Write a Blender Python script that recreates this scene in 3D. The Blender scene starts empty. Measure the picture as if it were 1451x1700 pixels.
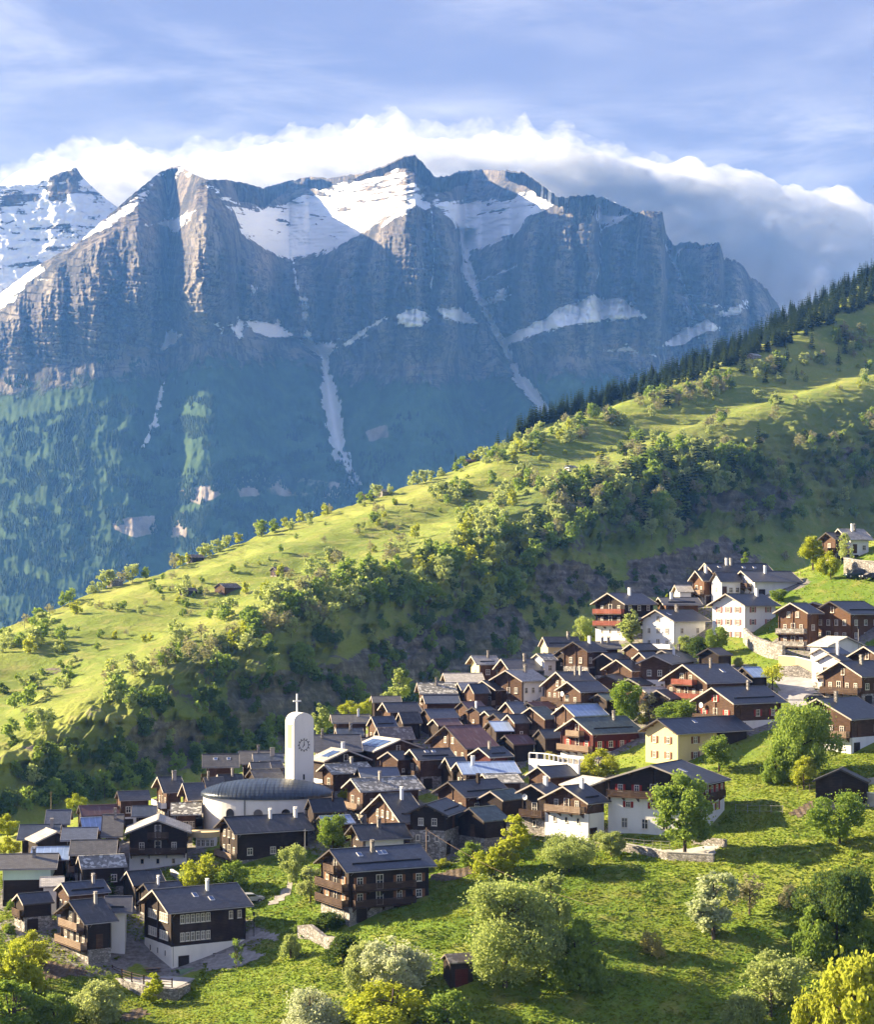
import bpy, bmesh, math, random
import numpy as np
from mathutils import Vector, Matrix

S = bpy.context.scene
COL = S.collection
R = math.radians
rng = random.Random(7)
nrng = np.random.default_rng(11)

# ------------------------------------------------------------------ camera, light, sky
F = 3200.0                       # focal length in photo pixels (photo 1451 x 1700)
CU, CV = 725.5, 1000.0           # column of the optical axis and row of the horizon
cam_d = bpy.data.cameras.new('camera'); cam = bpy.data.objects.new('camera', cam_d)
COL.objects.link(cam); S.camera = cam
cam_d.sensor_fit = 'VERTICAL'; cam_d.sensor_height = 24.0; cam_d.lens = 24.0 * F / 1700
cam_d.shift_y = 150.0 / 1700; cam_d.clip_start = 1.0; cam_d.clip_end = 30000
cam.rotation_euler = (R(90), 0, 0)

SUN_EL, SUN_AZ = 24.0, 70.0      # azimuth in degrees left of +Y
sd = Vector((-math.sin(R(SUN_AZ)) * math.cos(R(SUN_EL)), math.cos(R(SUN_AZ)) * math.cos(R(SUN_EL)), math.sin(R(SUN_EL))))
sun_d = bpy.data.lights.new('sun', 'SUN'); sun_d.energy = 5.0; sun_d.angle = R(0.53); sun_d.color = (1.0, 0.86, 0.66)
sun = bpy.data.objects.new('sun', sun_d); COL.objects.link(sun)
sun.rotation_euler = sd.to_track_quat('Z', 'Y').to_euler(); sun.location = sd * 500
S.view_settings.view_transform = 'Standard'; S.view_settings.look = 'None'
S.view_settings.gamma = 1.0; S.view_settings.exposure = 1.95
S.cycles.max_bounces = 6; S.cycles.diffuse_bounces = 2; S.cycles.glossy_bounces = 2
S.cycles.transmission_bounces = 2; S.cycles.transparent_max_bounces = 8; S.cycles.volume_bounces = 1
S.cycles.use_denoising = True; S.cycles.caustics_reflective = False; S.cycles.caustics_refractive = False
S.cycles.volume_max_steps = 96; S.cycles.volume_step_rate = 1.0


# ------------------------------------------------------------------ node helper
class NT:
    def __init__(s, tree):
        s.t = tree; s.n = tree.nodes; s.l = tree.links
    def node(s, typ, ins=None, **props):
        n = s.n.new(typ)
        for k, v in props.items(): setattr(n, k, v)
        for k, v in (ins or {}).items():
            sock = n.inputs[k]
            if hasattr(v, 'is_output') or isinstance(v, bpy.types.NodeSocket): s.l.new(v, sock)
            else: sock.default_value = v
        return n
    def math(s, op, a, b=0.0, c=0.0, clamp=False):
        n = s.node('ShaderNodeMath', {0: a, 1: b, 2: c}, operation=op, use_clamp=clamp); return n.outputs[0]
    def mix(s, f, a, b, blend='MIX'):
        n = s.node('ShaderNodeMix', data_type='RGBA', blend_type=blend)
        for i, v in ((0, f), (6, a), (7, b)):
            if isinstance(v, bpy.types.NodeSocket): s.l.new(v, n.inputs[i])
            else: n.inputs[i].default_value = v if i == 0 else (*v, 1) if len(v) == 3 else v
        return n.outputs[2]
    def noise(s, vec, scale, detail=4, rough=.55, dist=0.0, out=0):
        ins = {'Scale': scale, 'Detail': detail, 'Roughness': rough, 'Distortion': dist}
        if vec is not None: ins['Vector'] = vec
        return s.node('ShaderNodeTexNoise', ins).outputs[out]
    def ramp(s, f, stops, interp='LINEAR'):
        n = s.node('ShaderNodeValToRGB', {0: f}); cr = n.color_ramp; cr.interpolation = interp
        while len(cr.elements) < len(stops): cr.elements.new(0.5)
        for e, (p, c) in zip(cr.elements, stops):
            e.position = p; e.color = (c, c, c, 1) if isinstance(c, (int, float)) else (*c, 1)
        return n.outputs[0]
    def smooth(s, x, a, b):
        n = s.node('ShaderNodeMapRange', {0: x, 1: a, 2: b, 3: 0.0, 4: 1.0}, interpolation_type='SMOOTHSTEP'); return n.outputs[0]
    def mapping(s, vec, scale=(1, 1, 1), loc=(0, 0, 0), rot=(0, 0, 0)):
        return s.node('ShaderNodeMapping', {'Vector': vec, 'Scale': scale, 'Location': loc, 'Rotation': rot}).outputs[0]
    def attr(s, name, out='Fac'):
        return s.node('ShaderNodeAttribute', attribute_name=name).outputs[out]
    def bump(s, h, strength=.5, dist=.1):
        return s.node('ShaderNodeBump', {'Height': h, 'Strength': strength, 'Distance': dist}).outputs[0]


MATS = {}
def material(name):
    m = bpy.data.materials.new(name); m.use_nodes = True
    m.node_tree.nodes.clear(); MATS[name] = m
    t = NT(m.node_tree); t.out = t.node('ShaderNodeOutputMaterial'); return m, t
def principled(t, color, rough=.8, spec=.3, normal=None, metallic=0.0):
    ins = {'Base Color': color if isinstance(color, bpy.types.NodeSocket) else (*color, 1), 'Roughness': rough,
           'Specular IOR Level': spec, 'Metallic': metallic}
    if normal is not None: ins['Normal'] = normal
    b = t.node('ShaderNodeBsdfPrincipled', ins); t.l.new(b.outputs[0], t.out.inputs[0]); return b

# ------------------------------------------------------------------ world: clear sky with thin cirrus
W = bpy.data.worlds.new('World'); S.world = W; W.use_nodes = True
W.node_tree.nodes.clear(); w = NT(W.node_tree)
wo = w.node('ShaderNodeOutputWorld')
sky = w.node('ShaderNodeTexSky', sky_type='NISHITA', sun_disc=False, sun_elevation=R(SUN_EL), sun_rotation=R(-SUN_AZ),
             altitude=1300, air_density=1.0, dust_density=0.6, ozone_density=3.0)
tc = w.node('ShaderNodeTexCoord')
wn1 = w.noise(w.mapping(tc.outputs['Generated'], (5, 5, 22), rot=(0.0, 0.30, 0.0)), 1.6, 7, .60, .35)
wn2 = w.noise(w.mapping(tc.outputs['Generated'], (3, 3, 9), loc=(3.1, 0, 1.7), rot=(0.0, 0.4, 0.0)), 1.5, 3, .5)
cir = w.math('MULTIPLY', w.smooth(wn1, .36, .72), w.smooth(wn2, .30, .62))
skc = w.mix(.80, sky.outputs[0], (1.50, 1.66, 3.35))
skc = w.mix(w.math('MULTIPLY', cir, .85), skc, (4.0, 4.2, 5.6))
bg = w.node('ShaderNodeBackground', {'Color': skc, 'Strength': 0.05})
w.l.new(bg.outputs[0], wo.inputs[0])

# ------------------------------------------------------------------ numpy noise
_perm = nrng.permutation(512).astype(np.int64); _perm = np.concatenate([_perm, _perm, _perm])
_ang = nrng.random(512) * 2 * np.pi
_gx, _gy = np.cos(_ang), np.sin(_ang)
def perlin(x, y):
    x = np.asarray(x, float); y = np.asarray(y, float)
    xi = np.floor(x).astype(np.int64); yi = np.floor(y).astype(np.int64); xf = x - xi; yf = y - yi
    xi &= 511; yi &= 511
    u = xf * xf * xf * (xf * (xf * 6 - 15) + 10); v = yf * yf * yf * (yf * (yf * 6 - 15) + 10)
    def g(ix, iy, fx, fy):
        h = _perm[_perm[ix & 511] + (iy & 511)] & 511
        return _gx[h] * fx + _gy[h] * fy
    a = g(xi, yi, xf, yf); b = g(xi + 1, yi, xf - 1, yf); c = g(xi, yi + 1, xf, yf - 1); d = g(xi + 1, yi + 1, xf - 1, yf - 1)
    return 1.5 * ((a * (1 - u) + b * u) * (1 - v) + (c * (1 - u) + d * u) * v)
def fbm(x, y, oct=4, gain=.5, ridged=False):
    s = 0.0; a = 1.0; n = 0.0
    for i in range(oct):
        p = perlin(x + 17.3 * i, y + 9.1 * i)
        s = s + a * ((1 - 2 * np.abs(p)) if ridged else p); n += a; a *= gain; x = x * 2.03; y = y * 2.03
    return s / n
def tps_fit(P, z, lam=0.0):
    P = np.asarray(P, float); z = np.asarray(z, float); n = len(P)
    d = np.sqrt(((P[:, None] - P[None]) ** 2).sum(-1)); K = np.where(d > 0, d * d * np.log(np.maximum(d, 1e-9)), 0) + lam * np.eye(n)
    A = np.zeros((n + 3, n + 3)); A[:n, :n] = K; A[:n, n] = 1; A[:n, n + 1:] = P; A[n, :n] = 1; A[n + 1:, :n] = P.T
    w_ = np.linalg.solve(A, np.concatenate([z, [0, 0, 0]])); return P, w_
def tps_eval(fit, X):
    P, w_ = fit; X = np.atleast_2d(np.asarray(X, float)); out = np.empty(len(X))
    for i in range(0, len(X), 20000):
        q = X[i:i + 20000]; d2 = ((q[:, None] - P[None]) ** 2).sum(-1)
        out[i:i + 20000] = (.5 * d2 * np.log(np.maximum(d2, 1e-12))) @ w_[:len(P)] + w_[len(P)] + q @ w_[len(P) + 1:]
    return out
def at(u, v, Y):
    return Vector(((u - CU) / F * Y, Y, (CV - v) / F * Y))

def mesh_np(name, V, Q, mats, smooth=True, attrs=None, matidx=None, tri=False):
    V = np.asarray(V, np.float32); Q = np.asarray(Q, np.int32); k = Q.shape[1]
    me = bpy.data.meshes.new(name); me.vertices.add(len(V)); me.vertices.foreach_set('co', V.ravel())
    me.loops.add(Q.size); me.loops.foreach_set('vertex_index', Q.ravel())
    me.polygons.add(len(Q)); me.polygons.foreach_set('loop_start', np.arange(0, Q.size, k, dtype=np.int32))
    me.polygons.foreach_set('loop_total', np.full(len(Q), k, np.int32))
    me.polygons.foreach_set('use_smooth', np.full(len(Q), smooth, bool))
    if matidx is not None: me.polygons.foreach_set('material_index', np.asarray(matidx, np.int32))
    for m in mats: me.materials.append(m)
    for a, arr in (attrs or {}).items():
        at_ = me.attributes.new(a, 'FLOAT', 'POINT'); at_.data.foreach_set('value', np.asarray(arr, np.float32).ravel())
    me.update(calc_edges=True); me.validate()
    return me
def grid_quads(nr, nc):
    i = np.arange(nr - 1)[:, None] * nc + np.arange(nc - 1)[None]
    return np.stack([i, i + 1, i + nc + 1, i + nc], -1).reshape(-1, 4)
def tag(o, label=None, cat=None, group=None, kind=None):
    if label: o['label'] = label
    if cat: o['category'] = cat
    if group: o['group'] = group
    if kind: o['kind'] = kind
    return o
def link(name, me, parent=None, loc=None, rotz=None):
    o = bpy.data.objects.new(name, me); COL.objects.link(o)
    if parent is not None: o.parent = parent
    if loc is not None: o.location = loc
    if rotz is not None: o.rotation_euler = (0, 0, rotz)
    return o
def empty(name, loc=(0, 0, 0), rotz=0.0):
    o = bpy.data.objects.new(name, None); COL.objects.link(o); o.location = loc; o.rotation_euler = (0, 0, rotz); o.empty_display_size = .3
    return o

def inpoly(u, v, poly):
    p = np.asarray(poly, float); ins = np.zeros(u.shape, bool); j = len(p) - 1
    for i in range(len(p)):
        c = ((p[i, 1] > v) != (p[j, 1] > v)) & (u < (p[j, 0] - p[i, 0]) * (v - p[i, 1]) / (p[j, 1] - p[i, 1] + 1e-9) + p[i, 0]); ins ^= c; j = i
    return ins
def polydist(u, v, poly):
    """signed distance in px (positive inside)"""
    p = np.asarray(poly, float); d = np.full(u.shape, 1e9)
    lo = p.min(0) - 40; hi = p.max(0) + 40
    m = (u > lo[0]) & (u < hi[0]) & (v > lo[1]) & (v < hi[1]); uu = u[m]; vv = v[m]; dd = np.full(uu.shape, 1e9)
    for i in range(len(p)):
        a = p[i - 1]; b = p[i]; ab = b - a
        t = np.clip(((uu - a[0]) * ab[0] + (vv - a[1]) * ab[1]) / (ab @ ab + 1e-9), 0, 1)
        dd = np.minimum(dd, np.hypot(uu - a[0] - t * ab[0], vv - a[1] - t * ab[1]))
    d[m] = np.where(inpoly(uu, vv, p), dd, -dd); d[~m] = -40
    return d
# ------------------------------------------------------------------ depth of the village slope
YANCH = [  # photo column, photo row of the ground, depth in metres
 (0,1700,240),(120,1700,240),(250,1700,245),(430,1700,238),(620,1695,236),(800,1700,233.5),(1000,1700,233.5),(1250,1700,233.5),(1451,1700,231),(900,1625,240),(1100,1620,240.5),(1300,1620,240.5),
 (150,1652,254),(200,1662,254.5),(245,1672,254.5),(300,1664,255.5),(0,1620,256),(130,1640,252),(255,1613,262),(400,1600,262),(560,1590,251),(760,1630,238),(1000,1560,246),(1250,1560,247),(1451,1560,240),
 (20,1545,275),(120,1590,262),(330,1598,264),(420,1540,275),(600,1533,262),(720,1490,270),(900,1450,273),(1130,1432,269),(1300,1395,270),(1451,1420,258),
 (470,1470,285),(60,1480,290),(180,1480,290),(330,1450,292),
 (1060,1404,281),(1030,1398,283),(1110,1408,279),(1210,1362,288),(1250,1290,296),(1130,1282,302),(1400,1245,305),(1451,1335,278),(1330,1340,282),
 (1160,1203,330),(1290,1205,326),(1320,1150,342),(1400,1165,335),(1400,1090,362),(1330,1090,362),(1240,1062,385),(1340,1015,380),(1410,962,400),(1240,990,402),(1390,915,430),(1451,900,435),
 (1020,1062,395),(1110,1078,388),(1130,1110,370),
 (20,1420,312),(60,1380,335),(140,1370,335),(200,1350,340),(270,1340,345),(350,1300,350),(430,1290,352),(540,1235,370),(650,1185,385),(800,1130,395),(900,1100,400),
 (390,1420,298),(500,1410,300),(560,1400,302),(340,1365,318),(600,1330,318),(700,1400,290),(800,1412,285),(900,1395,285),
 (740,1300,330),(900,1290,325),(1000,1240,332),(1000,1180,356),(860,1200,362),(700,1230,362),(960,1120,378),(600,1270,345)]
_ya = np.array(YANCH, float)
YFIT = tps_fit(_ya[:, :2] / 100, _ya[:, 2], .5)
def vY(u, v): return float(tps_eval(YFIT, [[u / 100, v / 100]])[0])
# ------------------------------------------------------------------ the village: where each house stands
# a row gives, in the pixels of an enlarged crop of the photo, the roof's left tip, near corner and right tip, the rows of the gable
# top, of the near eave and of the foot of the wall; solve() turns it into a yaw, a length, a width and heights in metres
CR = {'A': (0, 1300, 7.255), 'B': (0, 1450, 7.255), 'C': (180, 1240, 7.255), 'D': (180, 1440, 5.804), 'E': (320, 1230, 6.595), 'G': (500, 1300, 7.255), 'P': (480, 1380, 5.182),
      'F': (500, 1150, 7.255), 'H': (660, 1070, 7.255), 'I': (660, 1230, 7.255), 'K': (820, 1200, 7.255), 'L': (820, 1050, 7.255), 'M': (960, 1040, 7.255), 'N': (970, 950, 7.255),
      'O': (1130, 900, 6.595), 'Q': (1100, 1060, 7.255), 'U': (1251, 950, 7.255), 'R': (1251, 1080, 7.255), 'S': (980, 1180, 4.837), 'T': (1231, 1180, 6.595), 'V': (1300, 860, 9.61)}
# roofs: s slate, b bluish slate, g grey, k lichened slabs, m blue metal, r rust metal, t green slate, c pale, q brown slabs
# walls: d dark timber, w brown timber, o orange timber, x red timber, p white, y yellow, e pale green, n stone
HOUSES = [
 ('A', -160, -60, 660, 905, 1055, 1330, 'g', 'e', 'pale green house with green shutters and dark lower floor', dict(W=10, sh='green', ch=[.62], pl=3.6, plm='d', nw=3)),
 ('A', 800, 822, 1385, 708, 880, 960, 'g', 'd', 'long low house with a striped grey tiled roof above the stone slab chalet', dict(W=10)),
 ('A', 850, 975, 1420, 285, 410, 560, 'r', 'd', 'barn with a rusty streaked roof beside the pale yellow bush at the village edge', dict(n='barn')),
 ('A', 885, 990, 1215, 405, 590, 700, 'm', 'd', 'shed with a shiny light blue metal roof in front of the rusty roofed barn', dict(n='barn')),
 ('A', 1180, 1205, 1435, 385, 660, 760, 'g', 'w', 'grey roofed chalet with a large plain roof beside the pale verged gable house', dict(W=11)),
 ('A', 500, 530, 830, 335, 510, 560, 'b', 'd', 'low dark blue roofed house at the very back of the lower village', dict(W=8)),
 ('A', 110, 195, 690, 525, 695, 850, 'b', 'd', 'long blue slate roofed chalet behind the little pale roofed barn', dict(W=11, ch=[.9])),
 ('A', 650, 720, 1150, 595, 705, 830, 'b', 'd', 'narrow house with half its blue roof covered in red metal', dict(W=9)),
 ('A', 320, 345, 815, 810, 945, 1100, 'm', 'w', 'house with a streaky pale metal roof behind the pale green house', dict(W=9)),
 ('A', 868, 968, 1496, 895, 1040, 1215, 'k', 'd', 'dark chalet with a row of white stones along its roof near the small spruce', dict(bal=[1])),
 ('A', 560, 820, 1285, 1218, 1365, 1480, 'b', 'w', 'low chalet with a pale verge and thin pole behind the dark front barns', dict(ch=[.75])),
 ('A', 380, 470, 660, 1200, 1262, 1400, 'c', 'p', 'small white lean-to with a glazed grey roof', dict(W=6, n='shed')),
 ('B', 60, 270, 610, 262, 392, 720, 's', 'd', 'dark log barn raised on stone legs at the lower left village edge', dict(n='barn', pl=2.2, plm='n', bal=[0])),
 ('B', 480, 1010, 1385, 340, 625, 985, 's', 'd', 'black timber chalet with pale slatted gable balconies above a vegetable plot', dict(bal=[0, 1], pl=1.7, plm='n', ch=[.8])),
 ('D', -90, -55, 215, 290, 448, 580, 's', 'p', 'white walled annex behind the black chalet with slatted balconies', dict(W=7, pl=0, nw=2)),
 ('D', 172, 570, 1350, 225, 455, 1010, 's', 'd', 'large dark log house on a tall cream base with rows of six windows', dict(hero=1, pl=3.35, plm='c', ch=[.62], sky=[(.42, .62), (.60, .42)], win='rows', base=1)),
 ('D', 225, 400, 720, 168, 270, 470, 's', 'd', 'slate roofed barn tucked right behind the large cream based house', dict(ch=[.35], n='barn')),
 ('D', 42, 238, 540, 48, 190, 330, 's', 'd', 'log granary with a lit gable beside the small spruce', dict(n='barn')),
 ('C', 420, 655, 930, 370, 560, 760, 's', 'w', 'chalet with a round white walled balcony at the ravine edge', dict(ch=[.75, .82], bal=[0], balm='p')),
 ('C', 755, 950, 1190, 448, 655, 760, 's', 'w', 'red brown gabled house joined to the one with the white balcony', dict()),
 ('C', 55, 130, 490, 548, 655, 810, 's', 'w', 'narrow brown house with a white edged gable at the ravine side', dict(nw=2)),
 ('C', 665, 745, 1110, 690, 830, 1020, 'k', 'w', 'house with a lichened stone roof and big cream windows left of the church', dict(nw=3, W=9)),
 ('C', 220, 270, 570, 765, 850, 950, 'b', 'd', 'low roof peeping out behind the gable with the bright left slope', dict(W=8)),
 ('E', 85, 100, 505, 155, 300, 380, 'g', 'w', 'grey roofed house with a pale dormer strip at the back left of the tower', dict(W=9, sky=[(.3, .6), (.8, .6)])),
 ('E', 495, 505, 900, 118, 265, 330, 'g', 'd', 'grey roofed house with a yellow bush showing over its ridge', dict(W=10)),
 ('E', 610, 660, 1000, 168, 250, 330, 'b', 'd', 'small blue roofed house with paired pipes left of the church tower', dict(W=8, ch=[.66, .76])),
 ('E', 560, 640, 830, 258, 335, 400, 's', 'w', 'tiny gabled barn third from the church tower foot', dict(W=7, n='barn')),
 ('E', 665, 770, 1000, 235, 318, 380, 's', 'w', 'small gabled barn under the blue roof with paired pipes', dict(n='barn')),
 ('E', 535, 680, 1000, 325, 435, 520, 'g', 'd', 'barn with a plain grey roof touching the church tower', dict(n='barn')),
 ('E', 200, 300, 560, 380, 480, 560, 's', 'w', 'gabled barn just above the left end of the church roof', dict(n='barn', ch=[.6])),
 ('E', 60, 150, 330, 412, 540, 620, 's', 'w', 'small barn with a white pipe at the left tip of the church roof', dict(n='barn', ch=[.1])),
 ('E', 155, 450, 1305, 845, 1030, 1350, 's', 'd', 'long black timber house with two white chimneys in front of the church', dict(ch=[.56, .93], pl=.5, nw=3, base=1)),
 ('G', 10, 140, 545, 205, 365, 600, 's', 'd', 'dark barn with an arched eave right of the church wall', dict(n='barn', ch=[.72], chm='d')),
 ('G', 135, 280, 650, 415, 515, 640, 'm', 'w', 'shed with a pale blue sheet roof behind the leafy garden trees', dict(n='shed')),
 ('G', 490, 700, 1335, 518, 702, 800, 's', 'd', 'low slate roofed house with a white garage wall behind the garden trees', dict(ch=[.48], pl=1.7, sw='p')),
 ('P', 170, 487, 1270, 165, 362, 800, 'b', 'd', 'big dark chalet with three tiers of balconies standing in the meadow', dict(hero=1, pl=2.2, st=2.2, plm='n', bal=[0, 1, 2], sbal=[0, 1], ch=[.42], sky=[(.24, .68), (.50, .70), (.56, .70)], guard=1, nw=4, sh='wood', base=1)),
 ('F', 770, 900, 1170, 300, 430, 540, 'b', 'w', 'tall gabled chalet with a lit white gable behind the brown slab roof', dict()),
 ('F', 850, 960, 1375, 405, 580, 650, 'q', 'd', 'barn with a brown lichened slab roof behind the solar panel house', dict(n='barn')),
 ('F', 335, 370, 840, 275, 375, 500, 'g', 'w', 'house with a silvery ribbed roof right of the pale birch', dict(W=8, ch=[.78])),
 ('F', 120, 150, 740, 515, 720, 800, 's', 'd', 'long dark roofed house passing behind the church tower', dict(W=11, ch=[.12])),
 ('F', 400, 430, 760, 458, 530, 600, 'b', 'd', 'low blue roof below the silvery ribbed roof', dict(W=7)),
 ('F', 410, 520, 640, 568, 665, 760, 's', 'w', 'small barn behind the white roof nearest the church tower', dict(n='barn')),
 ('F', 910, 1165, 1290, 722, 825, 960, 's', 'w', 'gabled barn right below the solar panel house', dict(n='barn')),
 ('F', 155, 370, 880, 872, 990, 1150, 'k', 'w', 'brown chalet with a lichened verge at the foot of the church tower', dict(bal=[0])),
 ('F', 610, 720, 1200, 920, 1050, 1150, 'b', 'd', 'long plain blue roofed barn above the white flecked slab roof', dict(W=9, n='barn')),
 ('F', 455, 710, 1491, 1048, 1205, 1500, 'k', 'w', 'chalet with a white flecked stone slab roof and two gable balconies', dict(bal=[0, 1], ch=[.4])),
 ('G', 665, 1195, 1565, 135, 500, 640, 's', 'w', 'chalet with a huge steep slate roof and a tall white chimney', dict(bal=[0], ch=[.62], pl=2.2, plm='y')),
 ('H', 825, 950, 1260, 148, 250, 410, 'c', 'y', 'cream and orange house at the top back corner of the old village', dict(sw='o', pl=0)),
 ('H', 570, 582, 1060, 355, 465, 540, 'c', 'd', 'long house with a pale concrete coloured roof below the cream house', dict(W=9)),
 ('H', 240, 265, 730, 470, 605, 720, 'k', 'w', 'long barn with a grey stone slab roof right of the tall pale tree', dict(W=9, ch=[.5])),
 ('H', 300, 330, 765, 625, 720, 810, 'b', 'w', 'low stone roofed barn in front of the long slab roofed barn', dict(W=8, n='barn')),
 ('H', 700, 770, 880, 470, 560, 650, 'c', 'd', 'tiny pale roofed granary between two larger barns', dict(n='barn')),
 ('H', 800, 920, 1020, 485, 600, 700, 'b', 'w', 'small blue roofed barn left of the tall log gable', dict(n='barn')),
 ('H', 1110, 1501, 1850, 320, 455, 790, 'c', 'w', 'tall log gabled house with a white plastered side and grey roof', dict(sw='p', pl=0, ch=[.62], nw=3)),
 ('H', 865, 1180, 1262, 445, 560, 770, 's', 'w', 'log house with a long low left roof slope beside the tall log gable', dict()),
 ('H', 240, 400, 760, 790, 905, 1090, 'b', 'w', 'barn with red boards under a pale verge above the dark red lean-to', dict(n='barn')),
 ('H', 360, 490, 790, 910, 990, 1080, 'r', 'd', 'dark red metal roofed lean-to with a white pipe', dict(n='barn')),
 ('H', -40, 60, 300, 820, 960, 1080, 'g', 'd', 'barn with a smooth grey roof and a black timber side', dict(n='barn')),
 ('F', 905, 1040, 1460, 130, 240, 310, 's', 'w', 'slate roofed house at the back row under the tall pale tree', dict()),
 ('F', 845, 860, 1215, 75, 130, 200, 'g', 'd', 'low grey shed roof at the foot of the tall pale tree', dict(W=7, n='shed')),
 ('H', 690, 850, 1090, 700, 790, 870, 'r', 'w', 'barn with a purple red metal roof under the tall log gable', dict(n='barn')),
 ('H', 850, 985, 1215, 765, 830, 960, 'b', 'w', 'small granary with a white edged gable beside a white chimney stack', dict(n='barn', ch=[.05])),
 ('H', 1010, 1115, 1330, 812, 880, 975, 's', 'w', 'left of three little lit granaries in a row', dict(n='barn')),
 ('H', 1085, 1240, 1310, 845, 920, 980, 's', 'w', 'middle of three little lit granaries in a row', dict(n='barn')),
 ('H', 1250, 1410, 1520, 855, 960, 1020, 's', 'w', 'right of three little lit granaries in a row', dict(n='barn')),
 ('L', 55, 245, 430, 848, 985, 1080, 'b', 'w', 'blue roofed granary below the white plastered tall house', dict(n='barn')),
 ('H', 320, 815, 1250, 985, 1265, 1330, 'r', 'w', 'wide house under a big rust red roof with grey streaks', dict(bal=[0], pl=0)),
 ('I', 850, 1110, 1415, 95, 210, 290, 'b', 'x', 'red gabled cottage with a white pipe below the rust red roof', dict(ch=[.25])),
 ('L', -120, 10, 250, 1130, 1200, 1290, 'm', 'd', 'low barn with pale blue metal sheets behind the dark red roof', dict(W=9, n='barn')),
 ('K', 30, 240, 520, 165, 275, 440, 'r', 'd', 'black barn with a dark plum coloured roof', dict(n='barn')),
 ('I', 45, 240, 725, 112, 240, 430, 's', 'w', 'dark roofed chalet with two skylights and a lit corner', dict(sky=[(.32, .7), (.56, .7)])),
 ('I', 495, 650, 850, 212, 370, 490, 'b', 'd', 'small barn wedged left of the bright blue metal roof', dict(n='barn')),
 ('I', 640, 785, 1500, 270, 415, 520, 'm', 'd', 'barn with a long bright blue metal roof in the middle of the village', dict(ch=[.2], W=9)),
 ('I', 945, 1110, 1531, 410, 525, 610, 'k', 'w', 'little barn with a white flecked roof under the bright blue roof', dict(n='barn', W=7)),
 ('I', 405, 810, 1420, 503, 690, 820, 's', 'w', 'chalet with white window frames and a black roof behind the front barns', dict(bal=[0], ch=[.55], chm='d')),
 ('I', 965, 1272, 1560, 618, 735, 920, 't', 'd', 'black barn with a mossy slab roof behind the front row', dict(n='barn')),
 ('I', 70, 605, 860, 778, 915, 1385, 's', 'd', 'dark chalet on a stone base with one white railed balcony', dict(bal=[1], pl=3.6, plm='n', nw=1)),
 ('I', 690, 1040, 1370, 820, 985, 1250, 't', 'd', 'windowless dark log barn with a mossy roof left of the yellow green tree', dict(n='barn', pl=1.2, plm='n')),
 ('K', 485, 615, 865, 92, 200, 330, 's', 'd', 'dark barn beside the white walled terrace', dict(n='barn')),
 ('K', 395, 680, 1060, 540, 675, 770, 's', 'w', 'small lit log barn just under the white walled terrace', dict(n='barn')),
 ('K', 270, 640, 900, 757, 885, 1380, 's', 'd', 'black chalet with a white satellite dish and two dark balconies', dict(bal=[0, 1], pl=3.0, plm='n', dish=1)),
 ('K', 560, 1135, 1445, 775, 990, 1440, 's', 'w', 'brown chalet on a white base with a pale planked balcony', dict(hero=1, bal=[0], pl=4.1, plm='p', ch=[.62], nw=3, base=1)),
 ('K', 770, 1185, 1876, -48, 150, 480, 't', 'x', 'red timber house with a green scalloped slate roof', dict(hero=1, bal=[0, 1], sh='red', ch=[.72], pl=1.7, plm='p', nw=4, base=1)),
 ('L', 560, 640, 1080, 22, 180, 290, 'g', 'y', 'steep roofed cream house at the back edge above the log gable', dict(pl=0, ch=[.72])),
 ('L', 795, 1130, 1390, 122, 240, 480, 'g', 'w', 'lit log gable with a grey roof and white corner windows', dict(nw=3)),
 ('L', 1200, 1250, 1560, 140, 205, 300, 'g', 'w', 'low roof running right from the lit log gable', dict(W=8, ch=[.2, .6])),
 ('L', 730, 870, 905, 222, 290, 420, 'g', 'd', 'small porch roofed granary left of the lit log gable', dict(n='barn')),
 ('L', 440, 600, 775, 265, 345, 460, 'k', 'p', 'white cottage with a stone slab roof below the cream house', dict(pl=0)),
 ('L', 0, 185, 620, 328, 470, 540, 's', 'w', 'slate roofed chalet above the white plastered tall house', dict(ch=[.66])),
 ('L', 590, 950, 1350, 482, 690, 800, 's', 'w', 'broad slate roofed house with a white roof hatch', dict(ch=[.5, .72])),
 ('L', 755, 1040, 1430, 603, 728, 860, 's', 'w', 'gabled log house with a grey dish below the broad slate roof', dict(dish=1, bal=[0])),
 ('L', 320, 520, 785, 855, 930, 1000, 'r', 'd', 'barn with a dark striped rusty roof below the white plastered house', dict(n='barn')),
 ('L', 275, 615, 820, 912, 1060, 1200, 't', 'w', 'mossy roofed barn with sunlit slatted gable', dict(n='barn', bal=[0])),
 ('L', 720, 975, 1415, 882, 1020, 1160, 'm', 'w', 'barn with a sky blue metal roof above the red timber house', dict(n='barn')),
 ('M', 160, 340, 460, 838, 900, 1000, 't', 'd', 'little open porch gable behind the sky blue roof', dict(n='barn', W=6)),
 ('N', 480, 655, 930, 872, 950, 1030, 's', 'w', 'dark barn at the foot of the sunny bank', dict(n='barn')),
 ('N', 600, 755, 870, 975, 1065, 1130, 's', 'w', 'small gabled barn below the barn at the sunny bank', dict(n='barn')),
 ('N', 120, 345, 590, 988, 1070, 1190, 's', 'd', 'shaded barn with a greenish gable beside the lit log gable', dict(n='barn')),
 ('N', 235, 575, 770, 1062, 1200, 1270, 's', 'w', 'brown gabled chalet with a white window below the shaded barn', dict()),
 ('N', 830, 1060, 1420, 952, 1020, 1100, 's', 'd', 'roof with a pale verge behind the white half gable', dict(ch=[.6])),
 ('N', 635, 1055, 1593, 1012, 1115, 1400, 's', 'w', 'big dark roofed house whose left gable half is white', dict(ch=[.6], sky=[(.66, .6)])),
 ('M', 190, 475, 700, 602, 670, 800, 's', 'w', 'chalet gable left of the rounded green tree', dict(n='barn')),
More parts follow.
